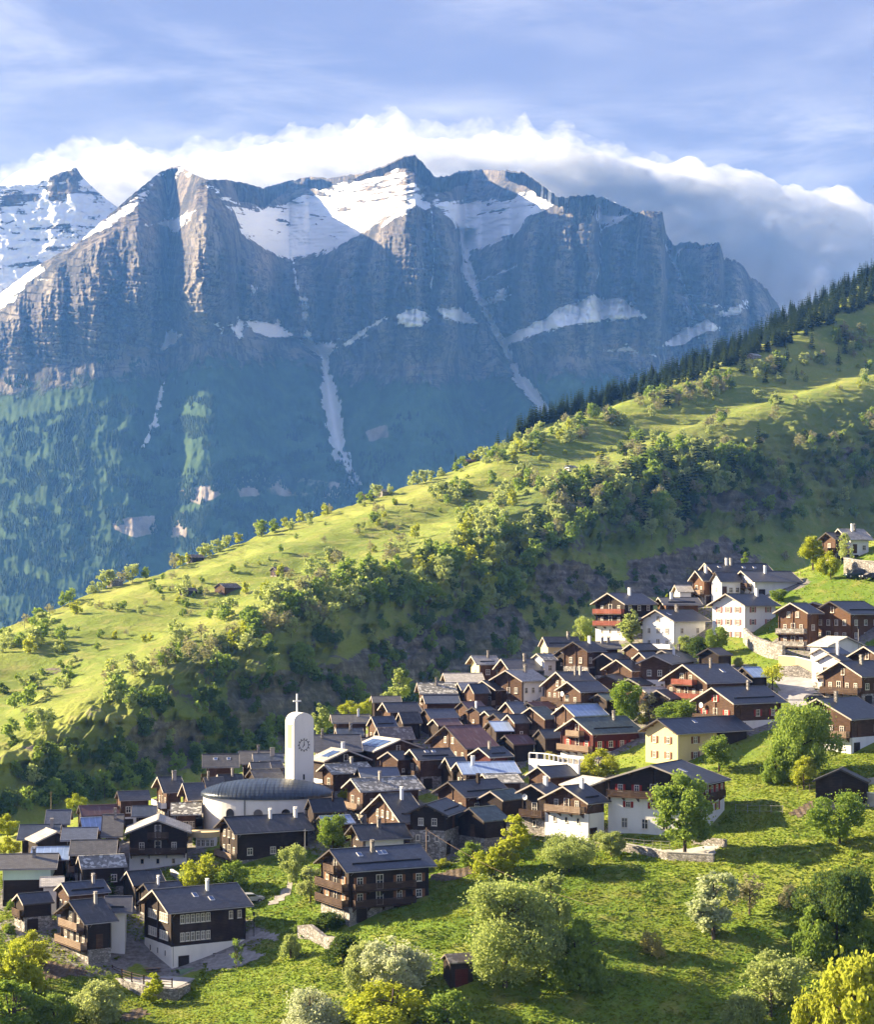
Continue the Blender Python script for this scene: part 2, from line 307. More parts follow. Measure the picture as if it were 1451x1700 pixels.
 ('M', 500, 740, 940, 638, 715, 830, 's', 'w', 'dark barn right behind the rounded green tree', dict(n='barn')),
 ('M', 690, 830, 1150, 742, 815, 900, 'c', 'w', 'low barn with a pale grey sheet roof right of the rounded tree', dict(n='barn')),
 ('M', 810, 1110, 1170, 778, 885, 1010, 's', 'd', 'dark open gable with a pale verge beside the bare bush', dict(n='barn')),
 ('Q', 45, 535, 1150, 322, 550, 770, 's', 'w', 'wide black roofed chalet with a pink railed balcony', dict(bal=[0, 1], balm='red', ch=[.5], sky=[(.72, .6)], nw=3)),
 ('Q', 440, 690, 890, 128, 215, 340, 's', 'd', 'black log barn below the green lawn', dict(n='barn')),
 ('Q', 920, 1090, 1238, 355, 475, 550, 'm', 'd', 'garage with a plain blue metal roof by the parking place', dict(W=8, n='shed')),
 ('Q', 415, 860, 1605, 600, 800, 1020, 's', 'w', 'brown house with a white dish and red shutters', dict(dish=1, sh='red', guard=1, ch=[.6], bal=[0], nw=3)),
 ('S', 425, 695, 1400, 75, 195, 430, 'b', 'y', 'yellow plastered house with a blue green metal roof and brown shutters', dict(hero=1, pl=0, sh='brown', sky=[(.40, .7)], nw=2, base=1, barn_end=.56)),
 ('S', 130, 895, 1215, 445, 608, 1035, 's', 'd', 'large white and dark house with red shutters behind the tall tree', dict(hero=1, W=16, bal=[0], sbal=[0], sh='red', pl=5.6, plm='p', sky=[(.4, .6)], nw=5, base=1)),
 ('O', 225, 350, 1080, 238, 335, 560, 's', 'w', 'long modern house with many roof windows at the top of the village', dict(sky=[(.14, .55), (.58, .5), (.78, .5)], ch=[.3, .38], bal=[0, 1])),
 ('O', 125, 245, 310, 322, 430, 560, 's', 'o', 'small sharp gable at the left end of the long modern house', dict(bal=[0])),
 ('O', 350, 440, 700, 335, 440, 640, 's', 'p', 'white pier gable in front of the long modern house', dict(nw=3)),
 ('O', 610, 790, 1385, 322, 440, 620, 's', 'p', 'white modern house with a recessed loggia and wide eaves', dict(ch=[.42], bal=[0], nw=2, base=1)),
 ('O', 345, 705, 1180, 573, 705, 1080, 's', 'p', 'white house with pink shutters and two attic windows', dict(hero=1, sh='pink', pl=0, nw=2, base=1)),
 ('N', 930, 955, 1445, 312, 400, 490, 's', 'o', 'low orange timber house with a flat looking dark roof', dict(W=9, ch=[.25])),
 ('N', 1120, 1132, 1310, 165, 245, 310, 'c', 'p', 'open carport with a pale roof beside the long modern house', dict(W=6, n='shed')),
 ('N', 110, 490, 940, 258, 395, 800, 's', 'd', 'tall dark chalet with red flower balconies at the ravine side', dict(hero=1, bal=[0, 1, 2], balm='red', pl=2.6, plm='p', ch=[.55], nw=3, base=1)),
 ('N', 680, 1080, 1601, 462, 600, 930, 's', 'p', 'white chalet with a deep shaded balcony recess', dict(hero=1, bal=[0], balm='p', ch=[.45], sky=[(.12, .6)], pl=0, nw=2, base=1)),
 ('U', 305, 660, 900, 378, 505, 900, 's', 'o', 'orange timber chalet with two curved stone balconies', dict(bal=[0, 1], balm='n', pl=0)),
 ('U', 655, 860, 960, 372, 420, 700, 's', 'o', 'narrow orange gable between two orange chalets', dict()),
 ('U', 760, 1180, 1700, 358, 515, 800, 's', 'o', 'big orange log chalet with open roof trusses', dict(hero=1, bal=[0], nw=3, pl=0)),
 ('U', 720, 940, 1240, 922, 1000, 1180, 'b', 'p', 'white house with a deep blue roof under the pale roofed annex', dict()),
 ('U', 800, 1075, 1160, 993, 1090, 1350, 's', 'p', 'tall white house with a brown soffit right of the parking place', dict(nw=2)),
 ('U', 895, 1310, 1800, 1082, 1270, 1545, 's', 'w', 'brown log chalet with a slatted balcony right of the parking place', dict(hero=1, bal=[0], nw=3)),
 ('U', 1190, 1600, 1800, 902, 1080, 1250, 's', 'w', 'dark gable cut by the right edge of the picture', dict()),
 ('R', 485, 1185, 1800, 588, 845, 1270, 's', 'w', 'wide chalet with a white base behind the broad apple tree', dict(ch=[.25], chm='n', pl=2.8, plm='p', bal=[0], nw=2)),
 ('T', 815, 1395, 1470, 650, 800, 880, 'g', 'd', 'low weathered barn beside the walled garden', dict(n='barn')),
 ('V', 835, 1050, 1500, 183, 355, 600, 'c', 'p', 'white house with a pale roof at the top right edge of the village', dict(ch=[.45, .6], nw=2, bal=[0])),
 ('V', 635, 830, 905, 243, 345, 560, 'g', 'w', 'small brown gable joined to the topmost white house', dict(bal=[0])),
]
# houses whose lit roof slope faces the sun on the left: front gable top (crop pixels), row of the wall's foot, yaw, width, length, rise, wall height
TURNED = [
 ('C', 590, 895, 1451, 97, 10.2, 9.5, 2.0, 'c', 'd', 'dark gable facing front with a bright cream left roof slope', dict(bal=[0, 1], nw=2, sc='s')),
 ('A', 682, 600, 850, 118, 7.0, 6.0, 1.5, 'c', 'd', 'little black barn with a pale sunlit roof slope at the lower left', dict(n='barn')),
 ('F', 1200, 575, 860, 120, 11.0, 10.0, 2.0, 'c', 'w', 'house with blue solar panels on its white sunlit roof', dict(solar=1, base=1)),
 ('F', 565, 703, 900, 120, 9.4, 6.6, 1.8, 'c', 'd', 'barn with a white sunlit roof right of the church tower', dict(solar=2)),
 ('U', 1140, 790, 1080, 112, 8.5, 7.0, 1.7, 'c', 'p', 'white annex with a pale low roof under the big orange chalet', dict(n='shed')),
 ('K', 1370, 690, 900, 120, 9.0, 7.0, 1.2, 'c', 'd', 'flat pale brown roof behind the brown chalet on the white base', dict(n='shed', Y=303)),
]
def solve(row):
    cr, x0, xc, x1, ya, ye, yb, rf, wl, label, o = row
    ox, oy, k = CR[cr]; u0, uc, u1 = ox + x0 / k, ox + xc / k, ox + x1 / k; va, ve, vb = oy + ya / k, oy + ye / k, oy + yb / k
    barn = o.get('n') in ('barn', 'shed')
    Y = vY(uc, vb); 
    if not o.get('base'):
        vb = max(vb, ve + (3.6 if barn else 5.2) * F / Y); Y = vY(min(max(uc, 0), 1451), vb)
    return dict(row=row, u0=u0, uc=uc, u1=u1, va=va, ve=ve, vb=vb, Y=Y, rf=rf, wl=wl, label=label, o=o, barn=barn)
def metric(h):
    Y = h['Y']; o = h['o']
    if 'turn' in h:
        phi, Wr, Lr, rise = h['turn']; a = at(h['ua'], h['va'], Y)
        ex = Vector((math.cos(phi), math.sin(phi), 0)); ey = Vector((-math.sin(phi), math.cos(phi), 0))
        tip = a - ey * Wr / 2; tip.z = a.z - rise; h['zb'] = zz0(h['vb'], Y)
    else:
        s = F / Y; g = (h['uc'] - h['u0']) / s; dv = (h['ve'] - h['va']) / s; el = (h['ve'] - CV) / F; tp = math.tan(R(25 if not h['barn'] else 27))
        if 'W' in o: phi = math.asin(min(.98, g / o['W']))
        else:
            best = min(((abs(dv - g / 2 * (tp + math.cos(p) * el) / math.sin(p)), p) for p in [R(a_) for a_ in range(20, 73)])); phi = best[1]
        phi = max(phi, R(7)); Wr = o['W'] if 'W' in o else g / math.sin(phi); Lr = max((h['u1'] - h['uc']) / s / math.cos(phi), 3.5)
        Wr = min(max(Wr, 4.5), 19); rise = dv - Wr / 2 * math.cos(phi) * el; rise = min(max(rise, .16 * Wr), .42 * Wr)
        tip = at(h['uc'], h['ve'], Y); ex = Vector((math.cos(phi), math.sin(phi), 0)); ey = Vector((-math.sin(phi), math.cos(phi), 0))
        h['zb'] = zz0(h['vb'], Y + .5)
    og, oe = (.55, .45) if h['barn'] else (.95, .75)
    if Wr < 6: og, oe = .4, .35
    h.update(phi=phi, Wr=Wr, Lr=Lr, rise=rise, ex=ex, ey=ey, og=og, oe=oe, ze=tip.z)
    c = tip + ex * og + ey * oe; h['org'] = Vector((c.x, c.y, h['zb'])); h['L'] = Lr - 2 * og; h['W'] = Wr - 2 * oe
    h['he'] = tip.z - h['zb']
def zz0(v, Y): return (CV - v) / F * Y
HS = [solve(r_) for r_ in HOUSES]
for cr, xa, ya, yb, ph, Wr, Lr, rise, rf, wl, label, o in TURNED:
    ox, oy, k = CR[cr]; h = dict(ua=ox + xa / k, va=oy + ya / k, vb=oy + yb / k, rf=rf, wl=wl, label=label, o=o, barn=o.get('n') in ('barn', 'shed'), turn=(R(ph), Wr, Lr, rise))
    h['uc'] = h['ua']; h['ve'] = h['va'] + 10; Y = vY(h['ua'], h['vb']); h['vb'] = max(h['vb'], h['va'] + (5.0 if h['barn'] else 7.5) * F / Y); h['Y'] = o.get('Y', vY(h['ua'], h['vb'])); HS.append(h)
for h in HS: metric(h); h['Y0'] = h['Y']
CHURCH_BOX = dict(c=Vector((-26.5, 318)), half=(11.3, 9.3), a=0.0)
def corners(h, m=.05):
    b = h['org'].xy; ex = h['ex'].xy; ey = h['ey'].xy
    return [b - ex * m - ey * m, b + ex * (h['L'] + m) - ey * m, b + ex * (h['L'] + m) + ey * (h['W'] + m), b - ex * m + ey * (h['W'] + m)]
def overlap(A, B):
    for P_, Q_ in ((A, B), (B, A)):
        for i in range(4):
            e = P_[(i + 1) % 4] - P_[i]; n = Vector((e.y, -e.x)).normalized()
            p = [n.dot(c) for c in P_]; q = [n.dot(c) for c in Q_]
            if max(p) - .15 < min(q) or max(q) - .15 < min(p): return False
    return True
church_c = [Vector((x, y)) for x, y in ((-38, 309.5), (-15, 309.5), (-15, 327), (-38, 327))]
nhit = 0
for it in range(60):
    cs = [corners(h) for h in HS]; moved = False; nhit = 0
    mid = [sum(c, Vector((0, 0))) / 4 for c in cs]
    for i in range(len(HS)):
        if overlap(cs[i], church_c): HS[i]['Y'] += .8 if mid[i].y > 318 else -.8; moved = True
        for j in range(i + 1, len(HS)):
            if (mid[i] - mid[j]).length < 26 and overlap(cs[i], cs[j]):
                nhit += 1; a, b = (HS[i], HS[j]) if (HS[i]['ve'] + HS[i]['va']) > (HS[j]['ve'] + HS[j]['va']) else (HS[j], HS[i])
                ka = .3 if a['o'].get('hero') else 0 if 'Y' in a['o'] else 1; kb = .3 if b['o'].get('hero') else 0 if 'Y' in b['o'] else 1
                a['Y'] -= .5 * ka; b['Y'] += .5 * kb; moved = True
    for h in HS: metric(h)
    if not moved: break
print('houses', len(HS), 'overlaps left', nhit, 'iterations', it, 'max shift', max(abs(h['Y'] - h['Y0']) for h in HS))
# ------------------------------------------------------------------ materials of the land
def land_grass(name, c1, c2, c3, rockc=None, bump=.5, sc=1.0):
    m, t = material(name); pos = t.node('ShaderNodeNewGeometry').outputs['Position']
    n1 = t.noise(pos, .02 * sc, 5, .6); n2 = t.noise(pos, .25 * sc, 5, .65); n3 = t.noise(t.mapping(pos, (1, 1, 3)), 1.3 * sc, 4, .7)
    c = t.mix(t.smooth(n1, .35, .65), c1, c2); c = t.mix(t.math('MULTIPLY', t.smooth(n2, .45, .72), .7), c, c3)
    c = t.mix(t.math('MULTIPLY', t.smooth(n3, .40, .75), .32), c, tuple(x * .45 for x in c1))
    h = t.math('ADD', t.math('MULTIPLY', n2, .6), t.math('MULTIPLY', n3, .5))
    if rockc:
        rk = t.attr('rock'); rn = t.noise(t.mapping(pos, (.3, .3, .26)), .32, 9, .70)
        rc = t.ramp(t.math('ADD', t.math('MULTIPLY', t.noise(t.mapping(pos, (.5, .5, .35)), .55, 9, .72), .65), t.math('MULTIPLY', t.noise(t.mapping(pos, (.06, .06, .6)), .8, 5, .6), .35)), [(.30, rockc[0]), (.5, rockc[1]), (.68, rockc[2])])
        f = t.smooth(t.math('ADD', rk, t.math('MULTIPLY', t.math('SUBTRACT', rn, .5), 1.5)), .46, .56)
        c = t.mix(f, c, rc); h = t.math('ADD', h, t.math('MULTIPLY', rn, 5.0))
        wd = t.attr('wood'); c = t.mix(t.math('MULTIPLY', wd, .7), c, (.045, .075, .022))
    else:
        yf = t.smooth(t.math('ADD', t.attr('yard'), t.math('MULTIPLY', t.math('SUBTRACT', n2, .5), 1.2)), .42, .60)
        c = t.mix(yf, c, t.ramp(n3, [(.3, (.13, .115, .095)), (.55, (.27, .25, .22)), (.75, (.38, .36, .33))]))
    principled(t, c, .9, .1, t.bump(h, bump, .8)); return m
M_meadow = land_grass('meadow_grass', (.13, .21, .026), (.24, .285, .040), (.32, .29, .08), bump=.7, sc=1.0)
M_hill = land_grass('hill_grass', (.185, .245, .042), (.285, .32, .062), (.36, .33, .11),
                    ((.035, .030, .026), (.16, .135, .11), (.40, .34, .28)), bump=.8, sc=.45)

def mountain_material():
    m, t = material('mountain_rock'); geo = t.node('ShaderNodeNewGeometry'); pos = geo.outputs['Position']
    v1 = t.noise(t.mapping(pos, (.012, .012, .0042)), 1.0, 9, .70); v2 = t.noise(t.mapping(pos, (.0012, .0012, .016), rot=(0, .05, 0)), 1.0, 6, .62)
    n3 = t.noise(pos, .004, 6, .6)
    rock = t.ramp(v1, [(.34, (.030, .032, .038)), (.48, (.095, .092, .092)), (.66, (.235, .21, .19))])
    rock = t.mix(t.math('MULTIPLY', t.smooth(v2, .52, .66), .45), rock, (.07, .07, .08))
    rock = t.mix(t.math('MULTIPLY', t.smooth(n3, .46, .62), .65), rock, (.27, .225, .19))
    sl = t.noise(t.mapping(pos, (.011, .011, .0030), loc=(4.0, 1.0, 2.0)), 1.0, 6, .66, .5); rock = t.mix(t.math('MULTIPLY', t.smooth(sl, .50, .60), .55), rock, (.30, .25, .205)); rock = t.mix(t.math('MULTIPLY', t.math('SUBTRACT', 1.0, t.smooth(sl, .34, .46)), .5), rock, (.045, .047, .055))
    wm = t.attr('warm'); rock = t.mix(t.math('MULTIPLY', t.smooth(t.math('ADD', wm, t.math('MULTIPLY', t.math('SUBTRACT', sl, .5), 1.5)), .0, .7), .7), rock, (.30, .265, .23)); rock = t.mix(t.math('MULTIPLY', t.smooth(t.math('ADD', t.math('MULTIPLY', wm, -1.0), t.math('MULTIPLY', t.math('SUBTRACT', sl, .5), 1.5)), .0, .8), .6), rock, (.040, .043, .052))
    ck = t.math('ABSOLUTE', t.math('SUBTRACT', t.noise(t.mapping(pos, (.020, .020, .0075)), 1.0, 6, .62, .4), .5)); rock = t.mix(t.math('MULTIPLY', t.math('SUBTRACT', 1.0, t.smooth(ck, .0, .045)), .75), rock, (.022, .023, .028))
    ck2 = t.math('ABSOLUTE', t.math('SUBTRACT', t.noise(t.mapping(pos, (.0025, .0025, .022), rot=(0, .06, 0)), 1.0, 5, .6, .3), .5)); rock = t.mix(t.math('MULTIPLY', t.math('SUBTRACT', 1.0, t.smooth(ck2, .0, .035)), .55), rock, (.035, .036, .042))
    g1 = t.noise(pos, .011, 8, .66); veg = t.attr('veg')
    green = t.ramp(g1, [(.30, (.018, .038, .018)), (.50, (.032, .066, .026)), (.70, (.060, .100, .036)), (.85, (.085, .10, .05))])
    f = t.smooth(t.math('ADD', veg, t.math('MULTIPLY', t.math('SUBTRACT', t.noise(pos, .02, 6, .65), .5), .9)), .40, .60)
    c = t.mix(f, rock, green)
    pk = t.attr('band'); pf = t.smooth(t.math('ADD', pk, t.math('MULTIPLY', t.math('SUBTRACT', v1, .5), 1.2)), .40, .60)
    c = t.mix(pf, c, t.ramp(v1, [(.3, (.10, .085, .08)), (.6, (.34, .29, .26))]))
    sn = t.noise(pos, .022, 8, .72); ss = t.noise(t.mapping(pos, (.004, .004, .045), rot=(0, .08, 0)), 1.0, 5, .6)
    sf = t.math('ADD', t.attr('snow'), t.math('ADD', t.math('MULTIPLY', t.math('SUBTRACT', sn, .5), 1.9), t.math('MULTIPLY', t.math('SUBTRACT', ss, .5), 2.1)))
    sfac = t.smooth(sf, .47, .53)
    c = t.mix(sfac, c, (.82, .84, .88))
    h = t.math('ADD', t.math('MULTIPLY', v1, 28.0), t.math('MULTIPLY', v2, 10.0))
    h = t.math('MULTIPLY', h, t.math('SUBTRACT', 1.0, t.math('MULTIPLY', t.math('MAXIMUM', sfac, f), .75)))
    principled(t, c, .92, .08, t.bump(h, 1.0, 1.0)); return m
M_mount = mountain_material()

# ------------------------------------------------------------------ the village slope (one sheet)
_gp = [at(*a) for a in YANCH] + [h['org'] for h in HS if 'Y' not in h['o']] + [h['org'] + h['ey'] * h['W'] for h in HS if h['o'].get('base')]
GC = [(p.x, p.y, p.z) for p in _gp] + [(-170, 430, -85), (-90, 440, -78), (-30, 450, -72), (20, 480, -66), (70, 520, -48), (150, 560, -20), (-250, 560, -150), (0, 560, -135), (150, 640, -90), (260, 560, 20),
      (-220, 300, -80), (-240, 220, -85), (-200, 120, -80), (-100, 120, -72), (0, 120, -70), (100, 120, -66), (200, 150, -50), (170, 260, -18), (200, 340, 8), (230, 430, 30), (0, 60, -78), (-200, 60, -84), (200, 60, -64), (105, 445, 17), (150, 480, 26)]
GC = np.array(GC, float)
GFIT = tps_fit(GC[:, :2] / 100, GC[:, 2], .06)
def ground_np(x, y):
    x = np.asarray(x, float); y = np.asarray(y, float)
    z = tps_eval(GFIT, np.stack([x.ravel(), y.ravel()], -1) / 100).reshape(x.shape)
    mead = np.clip((285 - y) / 20, 0, 1) * np.clip((x + 30) / 20, 0, 1)
    return z + .35 * fbm(x / 14, y / 14, 4) + mead * np.clip((272 - y) / 12, 0, 1) * (1.1 * fbm(x / 22 + 5, y / 9, 3) + .25 * fbm(x / 4, y / 2.2, 3))
def ground(x, y): return float(ground_np(np.array([x]), np.array([y]))[0])
gx = np.linspace(-270, 270, 400); gy = np.concatenate([np.linspace(60, 215, 70, endpoint=False), np.linspace(215, 320, 140, endpoint=False), np.linspace(320, 640, 160)])
GX, GY = np.meshgrid(gx, gy); GZ = ground_np(GX, GY)
M_ground = M_meadow
yard = np.zeros_like(GX)
cen = np.array([sum(corners(h), Vector((0, 0)))[:] for h in HS]) / 4
for h, c_ in zip(HS, cen):
    if (np.hypot(*(cen - c_).T) < 17).sum() < 4: continue
    m_ = (np.abs(GX - c_[0]) < 22) & (np.abs(GY - c_[1]) < 22); dx, dy = GX[m_] - h['org'].x, GY[m_] - h['org'].y; lx = dx * h['ex'].x + dy * h['ex'].y; ly = dx * h['ey'].x + dy * h['ey'].y
    d_ = np.hypot(np.maximum(0, np.maximum(-lx, lx - h['L'])), np.maximum(0, np.maximum(-ly, ly - h['W']))); yard[m_] = np.maximum(yard[m_], np.clip(1.3 - d_ / 4.0, 0, 1))
me = mesh_np('ground', np.stack([GX, GY, GZ], -1).reshape(-1, 3), grid_quads(*GX.shape), [M_meadow], attrs={'yard': yard})
tag(link('ground', me), kind='structure')
def on_ground(u, v, tol=.05):
    """the first point of the village slope met by the sight line through photo pixel (u, v)"""
    ys = np.arange(150, 470, .5); xs = (u - CU) / F * ys; zs = (CV - v) / F * ys
    h = ground_np(xs, ys) - zs
    k = np.argmax(h > 0) if (h > 0).any() else len(ys) - 1
    return Vector((xs[k], ys[k], zs[k]))

# ------------------------------------------------------------------ the hillside across the ravine
HC = np.array([  # u, sky v, sky Y, edge v, edge Y, bottom v, bottom Y
 (-300,1110,760,1330,540,1400,505),(0,1040,860,1250,600,1345,560),(150,985,920,1170,640,1320,590),(300,938,980,1095,690,1275,632),(450,880,1050,1018,750,1238,680),
 (600,830,1120,958,820,1190,738),(750,785,1200,900,900,1120,815),(900,700,1300,838,980,1060,882),(1050,650,1400,768,1070,985,955),
 (1200,590,1500,718,1160,930,1035),(1350,508,1600,690,1250,900,1110),(1451,452,1680,670,1310,880,1160),(1800,290,1900,600,1500,820,1300)], float)
hu = np.arange(-290, 1760, 3.2); hy_t = np.concatenate([np.linspace(0, 1, 60, endpoint=False), np.linspace(1, 2, 170, endpoint=False), np.linspace(2, 3, 300, endpoint=False), np.linspace(3, 4, 26)])
hc = [np.interp(hu, HC[:, 0], HC[:, k]) for k in range(7)]
def sm(a, k=41):
    p = np.pad(a, k // 2, mode='edge'); ker = np.hanning(k); return np.convolve(p, ker / ker.sum(), 'valid')
hc = [sm(a) for a in hc]
def zz(v, Y): return (CV - v) / F * Y
n_Y = [hc[6] - 150, hc[6], hc[4], hc[2], hc[2] + 240]
n_Z = [zz(hc[5], hc[6]) - 120, zz(hc[5], hc[6]), zz(hc[3], hc[4]), zz(hc[1], hc[2]), zz(hc[1], hc[2]) - 110]
HY = np.zeros((len(hy_t), len(hu))); HZ = HY.copy()
for r_, t_ in enumerate(hy_t):
    k = min(int(t_), 3); f = t_ - k
    HY[r_] = n_Y[k] * (1 - f) + n_Y[k + 1] * f
    if k == 1: g = f ** .9
    elif k == 2: g = f + .09 * np.sin(f * np.pi) * np.cos(f * 9)   # benches on the sunny flank
    elif k == 3: g = f * f
    else: g = 1 - (1 - f) ** 1.3
    HZ[r_] = n_Z[k] * (1 - g) + n_Z[k + 1] * g
ker = np.hanning(17); ker /= ker.sum()
pad = np.pad(HZ, ((8, 8), (0, 0)), mode='edge'); HZ = sum(ker[i] * pad[i:i + HZ.shape[0]] for i in range(17))
HX = (hu[None] - CU) / F * HY
steep = np.clip(1.15 - np.abs(hy_t - 1.45) * 1.7, 0, 1)[:, None] * np.ones_like(HX)
upper = np.clip(hy_t - 1.9, 0, 1)[:, None] * np.clip(3.25 - hy_t, 0, 1)[:, None]
al = (HX * .62 + HY * .78); ac = (HX * .78 - HY * .62)
HZ += upper * (9 * fbm(al / 150, ac / 90 + 3, 3) + 6.5 * fbm(al / 70 + HZ / 30, HZ / 9, 3) + 3.4 * fbm(al / 24, HZ / 3.0, 3) + .7 * fbm(al / 9, HZ / 1.3, 2)) * 1.15
HZ += steep * (10 * fbm(HX / 38, HZ / 30, 4, .55, True) + 4 * fbm(HX / 9, HZ / 12, 3, .6, True))
HY2 = HY - steep * 13 * (fbm(HX / 24, HZ / 60 + 4, 4, .6, True) + .8 * fbm(HX / 60, HZ / 7, 3, .6))
HV = CV - F * HZ / HY
hun = hu[None] + 0 * HY
rockm = np.zeros_like(HX)
for poly, s_ in (([(380,1130),(470,1110),(560,1100),(640,1060),(760,1010),(860,1000),(900,1070),(860,1120),(640,1180),(500,1260),(420,1240),(380,1180)], .95),
                 ([(880,940),(960,930),(1010,960),(1010,1000),(900,1000)], 1.0), ([(1040,930),(1110,915),(1200,890),(1260,925),(1300,1000),(1150,1000),(1040,990)], .95),
                 ([(230,1200),(330,1190),(360,1260),(240,1300),(170,1290)], .9), ([(1130,820),(1290,800),(1330,830),(1300,860),(1150,850)], .8),
                 ([(40,1120),(115,1105),(120,1118),(50,1130)], .8)):
    rockm = np.maximum(rockm, s_ * np.clip(.5 + polydist(hun, HV, poly) / 30, 0, 1))
rockm = np.maximum(rockm * 1.0, steep * .40)
wood = np.zeros_like(HX)
for poly, s_ in (([(560,970),(700,950),(760,880),(900,800),(1040,730),(1200,690),(1451,670),(1500,900),(1330,900),(1200,880),(900,940),(850,1010),(600,1050),(400,1100),(250,1180),(180,1190),(300,1080),(450,1000)], .9),
                 ([(150,1200),(400,1080),(900,960),(1000,1100),(700,1250),(200,1400),(0,1400),(0,1290)], .65)):
    wood = np.maximum(wood, s_ * np.clip(.5 + polydist(hun, HV, poly) / 40, 0, 1))
wood *= np.clip(.55 + 1.1 * fbm(HX / 45, HY / 60, 4), 0, 1)
HILL = np.stack([HX, HY2, HZ], -1)
me = mesh_np('hillside', HILL.reshape(-1, 3), grid_quads(*HX.shape), [M_hill], attrs={'rock': rockm, 'wood': wood})
tag(link('hillside', me), kind='structure')
HVmin = np.minimum.accumulate(CV - F * HZ / HY2, 0)      # visible rows only
def on_hill(u, v):
    c = int(np.clip(round((u - hu[0]) / 3.2), 0, len(hu) - 1)); col = HVmin[:, c]
    r_ = int(np.argmax(col <= v)) if (col <= v).any() else int(np.argmin(col))
    return Vector(HILL[r_, c].tolist()), r_
# ------------------------------------------------------------------ the mountain
MC = np.array([ # u, top v, cliff top v, cliff bottom v, push of the cliff (m, + is farther)
 (-120,560,565,640,300),(0,487,505,625,150),(60,442,458,612,60),(130,402,420,602,-40),(180,357,388,592,-80),(230,314,372,590,-100),(262,288,364,588,60),(278,280,362,585,200),(295,275,356,580,20),(325,291,346,572,-200),(345,299,344,562,-230),(372,298,360,560,-150),
 (400,302,392,560,20),(436,312,412,560,180),(480,300,427,562,420),(515,293,422,575,380),(545,296,412,592,250),(600,288,386,600,60),(640,274,364,600,-120),(672,259,349,600,-250),(690,257,343,600,-270),(702,268,350,600,-180),(722,292,356,600,-230),(745,290,362,600,-200),(758,284,372,598,-120),(770,282,405,592,330),(800,280,407,590,380),
 (850,282,386,588,150),(870,283,362,590,0),(900,306,342,590,-90),(930,326,335,590,-140),(960,323,331,588,-220),(985,322,327,588,-230),(992,327,333,588,-150),(998,322,376,588,120),(1020,334,364,590,60),(1045,345,356,590,-20),(1055,352,362,590,90),(1068,348,351,590,-80),(1100,348,352,590,-60),(1106,386,402,596,300),(1120,406,418,600,330),(1140,399,409,600,200),(1170,404,410,600,160),(1195,401,406,600,150),(1203,426,431,600,300),(1230,434,439,600,330),(1245,455,460,600,420),(1270,474,480,600,450),(1290,500,505,610,560),(1330,575,582,640,700),(1420,690,700,740,800)], float)
mu = np.arange(-100, 1400, 1.7)
mc = [np.interp(mu, MC[:, 0], MC[:, k]) for k in range(5)]
mc[4] = sm(mc[4], 5) * 1.5; mc[1] = mc[1] + (3.0 + 5.0 * (mu > 1103)) * fbm(mu / 9, mu * 0 + 3, 4) + 3.5 * fbm(mu / 4, mu * 0 + 6, 3, .6, True) * (mu > 690) ; mc[2] = np.maximum(mc[2], mc[1] + 3) + 3 * fbm(mu / 14, mu * 0 + 8, 3)
na, nb, nl = 110, 190, 190
mt = np.concatenate([np.linspace(0, 1, na, endpoint=False), np.linspace(1, 2, nb, endpoint=False), np.linspace(2, 3, nl)])
MV = np.zeros((len(mt), len(mu))); MY = MV.copy()
Yct = 5560 + mc[4]; Ycb = 5330 + .5 * sm(mc[4], 71); Ytop = Yct + (mc[2] - mc[1]) * 3.3 + 30
for r_, t_ in enumerate(mt):
    k = min(int(t_), 2); f = t_ - k
    if k == 0:
        MV[r_] = mc[1] * (1 - f) + mc[2] * f; g = np.clip((f - .12) / .88, 0, 1); MY[r_] = Ytop * (1 - g) + Yct * g
    elif k == 1:
        MV[r_] = mc[2] * (1 - f) + mc[3] * f; MY[r_] = Yct * (1 - f) + Ycb * f - 60 * np.sin(f * np.pi)
    else:
        MV[r_] = mc[3] * (1 - f) + 1090 * f; MY[r_] = Ycb * (1 - f) + 4420 * f + 120 * f * (1 - f)
MU = mu[None] + 0 * MV
kk = mt[:, None] + 0 * MV
# gullies that run down the lower slopes, spurs between them
def channel(pts, wid, dep):
    p = np.array(pts, float); c = np.interp(MV, p[:, 1], p[:, 0], left=-999, right=-999); d = np.abs(MU - c)
    return dep * np.exp(-(d / wid) ** 2) * (c > -900)
cl = np.clip(1 - np.abs(kk - 1.5) * 1.6, 0, 1); low = np.clip((kk - 1.9) * 3, 0, 1); hi_ = np.clip((1.05 - kk) * 4, 0, 1)
wu = MU + 10 * fbm(MU / 60, MV / 60, 3)
GUL = np.array([-140,-70,-10,52,112,196,276,388,470,535,600,655,716,772,846,905,962,996,1044,1066,1107,1150,1200,1244,1290,1360,1440], float)
ph_ = np.interp(MU + 14 * fbm(MU / 40, MV / 70 + 1, 3), GUL, np.arange(len(GUL))); wid_ = np.interp(ph_, np.arange(len(GUL) - 1) + .5, np.diff(GUL))
BUT = np.abs(np.sin(np.pi * ph_)) ** .75 * wid_ * np.where(MU > 690, 3.0, 2.0)
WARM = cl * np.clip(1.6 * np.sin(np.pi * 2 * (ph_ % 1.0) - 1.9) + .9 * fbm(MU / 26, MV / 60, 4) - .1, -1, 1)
saw = (MV / 13.0 + .5 * fbm(MU / 70, MV / 40, 2) - .10 * MU / 13) % 1.0
D = cl * BUT - cl * 58 * saw + cl * (55 * (fbm(wu / 26, MV / 170, 3, .5, True) - .3) + 34 * (fbm(wu / 9, MV / 60 + 5, 3, .55, True) - .3) + 20 * (fbm(wu / 3.6, MV / 22, 2, .55, True) - .3)) + 26 * (cl + .45 * hi_ + .3 * low) * fbm(MU / 30, MV / 7, 4, .6)
D = -D
